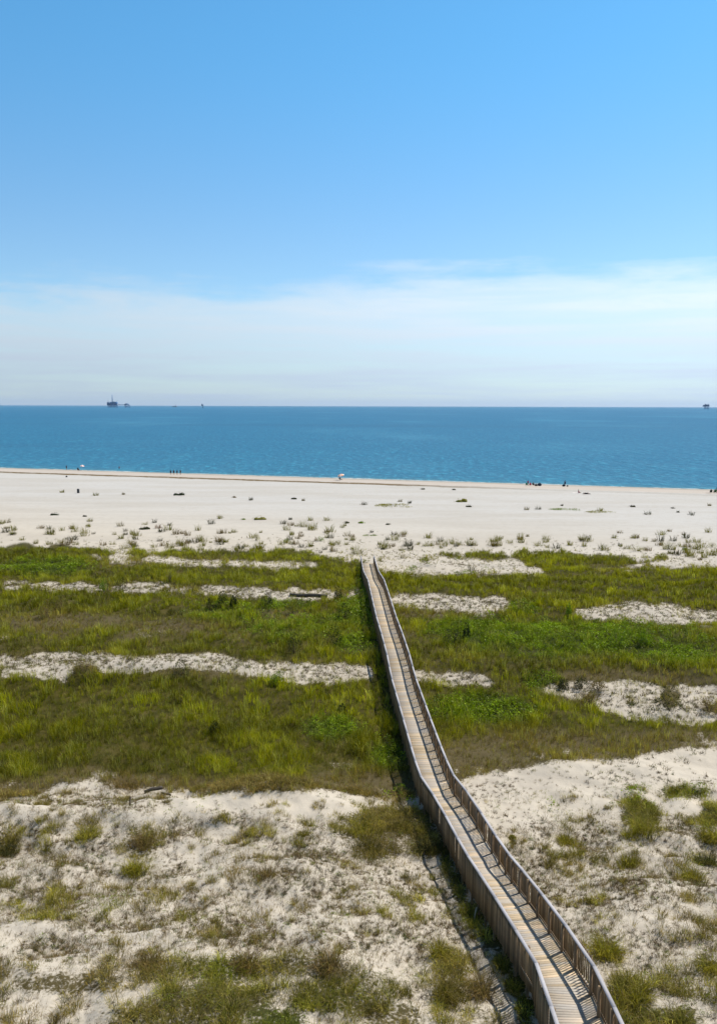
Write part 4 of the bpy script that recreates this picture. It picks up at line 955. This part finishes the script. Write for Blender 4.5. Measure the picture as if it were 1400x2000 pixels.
for k, (px, lab, tp, bt) in enumerate([(333.5,'leftmost of the four people standing in a row at the waterline',(.03,.03,.03),(.03,.03,.04)),(339.5,'second from left of the four people standing at the waterline',(.06,.03,.03),(.02,.02,.02)),(346,'third from left of the four people standing at the waterline',(.02,.04,.08),(.03,.03,.05)),(352.5,'rightmost of the four people standing in a row at the waterline',(.03,.03,.03),(.10,.08,.05))]):
    person(at(px, 927.5), 'stand', lab, 3.0 + .3 * k, tp, bt, skin=(.30, .18, .12), group=W4, k=1 + .03 * (k % 2))
p = at(668, 938)
umbrella(p, 'striped orange and white umbrella tilted over a seated person in mid beach', (.82, .36, .20), (.86, .70, .60), (.12, -.28), 1.1)
q = off(p, -.6, -.3); chair(q, 'dark chair under the striped orange umbrella', (.02, .025, .05), 1.9); person(q, 'sit', 'person in dark clothes sitting under the striped orange umbrella', 1.9, (.02, .02, .04))
towel(off(p, -1.9, -.3), 'grey towel spread left of the striped orange umbrella', (.25, .25, .28)); towel(off(p, -.2, -1.6), 'white towel in front of the striped orange umbrella', (.72, .70, .66))
p = at(1040, 949)
chair(off(p, -1.7, .3), 'green beach chair at the left end of the crowded beach group', (.03, .22, .12), 2.7)
chair(off(p, -.7, 0), 'red beach chair holding the person in red', (.45, .03, .06), 2.9); person(off(p, -.7, 0), 'sit', 'person in red sitting in the middle of the beach group', 2.9, (.50, .03, .07), (.3, .03, .05))
chair(off(p, .3, .1), 'black beach chair right of the person in red', (.02, .02, .02), 2.4); person(off(p, .3, .1), 'sit', 'person in black sitting right of the person in red', 2.4, (.015, .015, .02))
person(off(p, -1.3, .6), 'stand', 'person in crimson standing behind the red beach chair', 2.8, (.42, .03, .10), (.05, .05, .06), k=.93)
bag(off(p, .9, -.6), 'black bag on the sand at the feet of the person in black', (.015, .015, .015), .8)
bag(off(p, 2.1, .2), 'large dark bag at the right end of the beach group', (.02, .03, .05), 1.1); towel(off(p, -.2, -1.2), 'pale towel in front of the beach group', (.74, .62, .52), (2.4, 1.0))
p = at(1103, 950); person(p, 'stand', 'person in navy standing alone at the water right of the beach group', 2.9, (.015, .03, .10), (.01, .015, .05))
bag(off(p, -.5, -.5), 'larger black bag left of the feet of the person in navy', (.015, .015, .02), .8); bag(off(p, .6, -.6), 'smaller black bag right of the feet of the person in navy', (.02, .02, .03), .5)
p = at(1130, 963); person(p, 'sit', 'sunbather with dark hair sitting on a white towel below the person in navy', 1.7, (.30, .08, .10), (.25, .06, .08), k=.9, zoff=-.14)
towel(off(p, -.6, 0), 'white towel under the sitting sunbather', (.75, .70, .68))
p = at(1145, 965); towel(p, 'dark towel under the lying sunbather', (.04, .04, .05), (2.1, .9)); person(off(p, 0, 0), 'lie', 'sunbather in black lying on the dark towel right of the sitting one', 1.57, (.02, .02, .02), (.02, .02, .02), zoff=.05)
p = at(1388, 963)
chair(p, 'dark chair at the left of the group by the right edge', (.02, .03, .02), 2.9); person(p, 'sit', 'person in dark clothes sitting left in the group by the right edge', 2.9, (.02, .02, .02))
q = off(p, 1.0, -.2); chair(q, 'green chair in the group by the right edge', (.02, .10, .02), 3.1); person(q, 'sit', 'person in bright green shirt sitting by the right edge of the beach', 3.1, (.06, .26, .03), (.02, .03, .02), k=1.1)
person(off(p, 1.9, .4), 'stand', 'person in navy standing at the right edge of the beach', 2.9, (.01, .02, .06)); bag(off(p, 1.7, -.8), 'dark bag beside the green chair by the right edge', (.03, .015, .015), .7); towel(off(p, -.9, -.6), 'dark brown towel at the left of the group by the right edge', (.05, .03, .03), (1.7, .8))

# ------------------------------------------------------------------ offshore
RB = (.05, .20, .42); RD = (.025, .11, .24); RY = (.10, .18, .26)  # blue of distance haze put into the rig colours
def sea_point(px, dist): return Vector(((px - 700) / F * dist * math.cos(PITCH), dist, 0))
def truss(mb, a, b, w_, h_, n, r, c):
    a, b = np.array(a, float), np.array(b, float); ds = [np.array([0, dy, dz]) for dy in (-w_ / 2, w_ / 2) for dz in (0, h_)]
    for d in ds: mb.tube([a + d, b + d], r, 5, c)
    for k in range(n):
        p0, p1 = a + (b - a) * k / n, a + (b - a) * (k + 1) / n
        for dy in (-w_ / 2, w_ / 2): mb.tube([p0 + (0, dy, 0), p1 + (0, dy, h_)], r * .7, 4, c); mb.tube([p1 + (0, dy, 0), p1 + (0, dy, h_)], r * .7, 4, c)
def jacket(mb, x0, x1, y0, y1, z1, r, c, n=2):
    for x in np.linspace(x0, x1, n):
        for y in (y0, y1): mb.tube([(x * 1.08, y * 1.08, -12), (x, y, z1)], r, 7, c)
    xs_ = np.linspace(x0, x1, n)
    for a, b in zip(xs_[:-1], xs_[1:]):
        for y in (y0, y1): mb.tube([(a, y, 1), (b, y, z1)], r * .5, 5, c); mb.tube([(b, y, 1), (a, y, z1)], r * .5, 5, c)
def platform():
    t0 = thing('oil_platform', sea_point(219, 9800), 'largest haze-blue offshore platform with tall mast, bridged to a smaller deck on the horizon', 'oil platform')
    mb = MB(); jacket(mb, -46, 52, -20, 20, 24, 3.0, RB, 4); mb.build('jacket', M_paint, t0)
    mb = MB(); mb.box((3, 0, 26), (116, 50, 4), None, RB); mb.box((3, 0, 40), (122, 50, 3), None, RB); mb.box((10, 0, 54), (104, 46, 2.5), None, RB); mb.build('deck', M_paint, t0)
    for (x, z0, sx2, sz, c) in [(-48, 28, 22, 34, RD), (-20, 28, 26, 11, RY), (8, 28, 26, 11.5, RB), (38, 28, 30, 11, RD), (-16, 42, 24, 11, RB), (14, 42, 30, 11.5, RD), (46, 42, 22, 24, RB), (-12, 55.5, 22, 10, RB), (18, 55.5, 26, 14, RY)]:
        mb = MB(); mb.box((x, 0, z0 + sz / 2), (sx2, 36, sz), None, c); mb.box((x, -18.3, z0 + sz * .5), (sx2 * .8, 1, sz * .3), None, RD); mb.build('module', M_paint, t0)
    mb = MB()
    for s in (-1, 1):
        for q in (-1, 1): mb.tube([(s * 5, q * 5, 64), (s * 1.2, q * 1.2, 152)], 1.0, 5, RB)
    for k in range(8):
        z = 66 + k * 10.5; w_ = 5 - 3.7 * (z - 64) / 88; mb.tube([(-w_, -w_, z), (w_, -w_, z + 9)], .6, 4, RB); mb.tube([(w_, w_, z), (-w_, w_, z + 9)], .6, 4, RB)
    mb.build('mast', M_paint, t0)
    for x, d in ((-34, -1), (52, 1)):
        mb = MB(); mb.tube([(x, -16, 54), (x, -16, 68)], 2, 6, RY); mb.tube([(x, -16, 68), (x + d * 22, -16, 88)], 1.1, 5, RY); mb.build('crane', M_paint, t0)
    mb = MB(); truss(mb, (63, 0, 30), (148, 0, 30), 6, 7, 9, .9, RB); mb.build('bridge', M_paint, t0)
    mb = MB(); jacket(mb, 150, 196, -14, 14, 24, 2.4, RB, 2); mb.build('jacket', M_paint, t0)
    mb = MB(); mb.box((174, 0, 28), (66, 34, 4), None, RB); mb.box((170, 0, 40), (50, 30, 3), None, RD); mb.box((160, 0, 34), (22, 24, 9), None, RD); mb.box((190, 0, 33), (16, 22, 7), None, RB); mb.box((170, 0, 45), (26, 20, 6), None, RB); mb.build('satellite_deck', M_paint, t0)
platform()
def small_rig(px, dist, k, label, mono=False):
    t0 = thing('offshore_rig', sea_point(px, dist), label, 'oil rig'); t0.scale = (k, k, k); c = RD
    mb = MB()
    if mono: mb.tube([(3, 0, -10), (3, 0, 22)], 2.6, 8, c); mb.tube([(9, 0, -10), (4, 0, 14)], 1.2, 6, c); mb.tube([(12, 0, -2), (12, 0, 6)], 2.2, 6, c)
    else: jacket(mb, -8, 22, -12, 12, 26, 2.0, RB, 2)
    mb.build('jacket', M_paint, t0)
    mb = MB()
    if mono: mb.box((0, 0, 24), (22, 18, 3), None, c); mb.box((0, 0, 33), (20, 16, 2), None, c)
    else: mb.box((2, 0, 28), (58, 32, 4), None, RB); mb.box((6, 0, 41), (50, 30, 2.5), None, c)
    mb.build('deck', M_paint, t0)
    for (x, z, a, b) in ([(-4, 29, 9, 7), (5, 28.5, 8, 6), (-2, 38, 10, 8)] if mono else [(-18, 35, 18, 9), (4, 35, 18, 10), (24, 35, 14, 9), (-2, 46, 14, 7), (22, 45, 12, 6)]):
        mb = MB(); mb.box((x, 0, z), (a, a * .9, b), None, c); mb.build('module', M_paint, t0)
    mb = MB(); mb.tube([(-6, 0, 42), (-6, 0, 56 if not mono else 46)], .9, 5, RB); mb.tube([(20, 0, 44), (20, 0, 60)] if not mono else [(5, 0, 34), (5, 0, 44)], .8, 5, RB); mb.build('mast', M_paint, t0)
small_rig(394.5, 8600, 1.0, 'small dark offshore rig on a single leg right of the large platform', True)
small_rig(1377.5, 9300, 1.15, 'dark offshore rig on legs at the right end of the horizon')
t0 = thing('supply_ship', sea_point(340, 13500), 'faint grey two-masted ship on the horizon between large platform and small rig', 'ship')
mb = MB(); V = [(-36, -7, 0), (30, -7, 0), (40, 0, 0), (30, 7, 0), (-36, 7, 0), (-38, -8, 10), (32, -8, 10), (46, 0, 13), (32, 8, 10), (-38, 8, 10)]
mb.add(V, [(0, 1, 6, 5), (1, 2, 7, 6), (2, 3, 8, 7), (3, 4, 9, 8), (4, 0, 5, 9)], [(5, 6, 7), (5, 7, 8), (5, 8, 9)], (.12, .17, .22)); mb.build('hull', M_paint, t0)
mb = MB(); mb.box((18, 0, 16), (16, 12, 12), None, (.25, .30, .34)); mb.box((19, 0, 24), (10, 10, 4), None, (.2, .25, .3)); mb.build('wheelhouse', M_paint, t0)
for x in (-16, 22): mb = MB(); mb.tube([(x, 0, 10), (x, 0, 44)], 1.2, 5, (.2, .25, .3)); mb.build('mast', M_paint, t0)
t0 = thing('distant_boat', sea_point(1100, 13000), 'barely visible pale boat on the horizon right of centre', 'boat'); mb = MB()
mb.add([(-16, -4, 0), (14, -4, 0), (20, 0, 0), (14, 4, 0), (-16, 4, 0), (-17, -5, 5), (15, -5, 5), (24, 0, 7), (15, 5, 5), (-17, 5, 5)], [(0, 1, 6, 5), (1, 2, 7, 6), (2, 3, 8, 7), (3, 4, 9, 8), (4, 0, 5, 9)], [(5, 6, 7), (5, 7, 8), (5, 8, 9)], (.45, .50, .52)); mb.build('hull', M_paint, t0)
mb = MB(); mb.box((0, 0, 8), (10, 7, 6), None, (.5, .54, .56)); mb.box((1, 0, 12.5), (6, 5, 3), None, (.5, .54, .56)); mb.build('cabin', M_paint, t0)

# ------------------------------------------------------------------ sea air: one even box of haze around everything
mb = MB(); mb.box((0, 14000, 100), (60000, 40000, 220)); m, t = material('haze_air')
t.n('ShaderNodeOutputMaterial'); vo = t.n('ShaderNodeVolumePrincipled'); vo.inputs['Color'].default_value = (.6, .8, 1, 1); vo.inputs['Density'].default_value = 1.2e-5
t.t.links.new(vo.outputs[0], [n for n in t.t.nodes if n.type == 'OUTPUT_MATERIAL'][0].inputs['Volume'])
tag(mb.build('haze', m), kind='stuff')
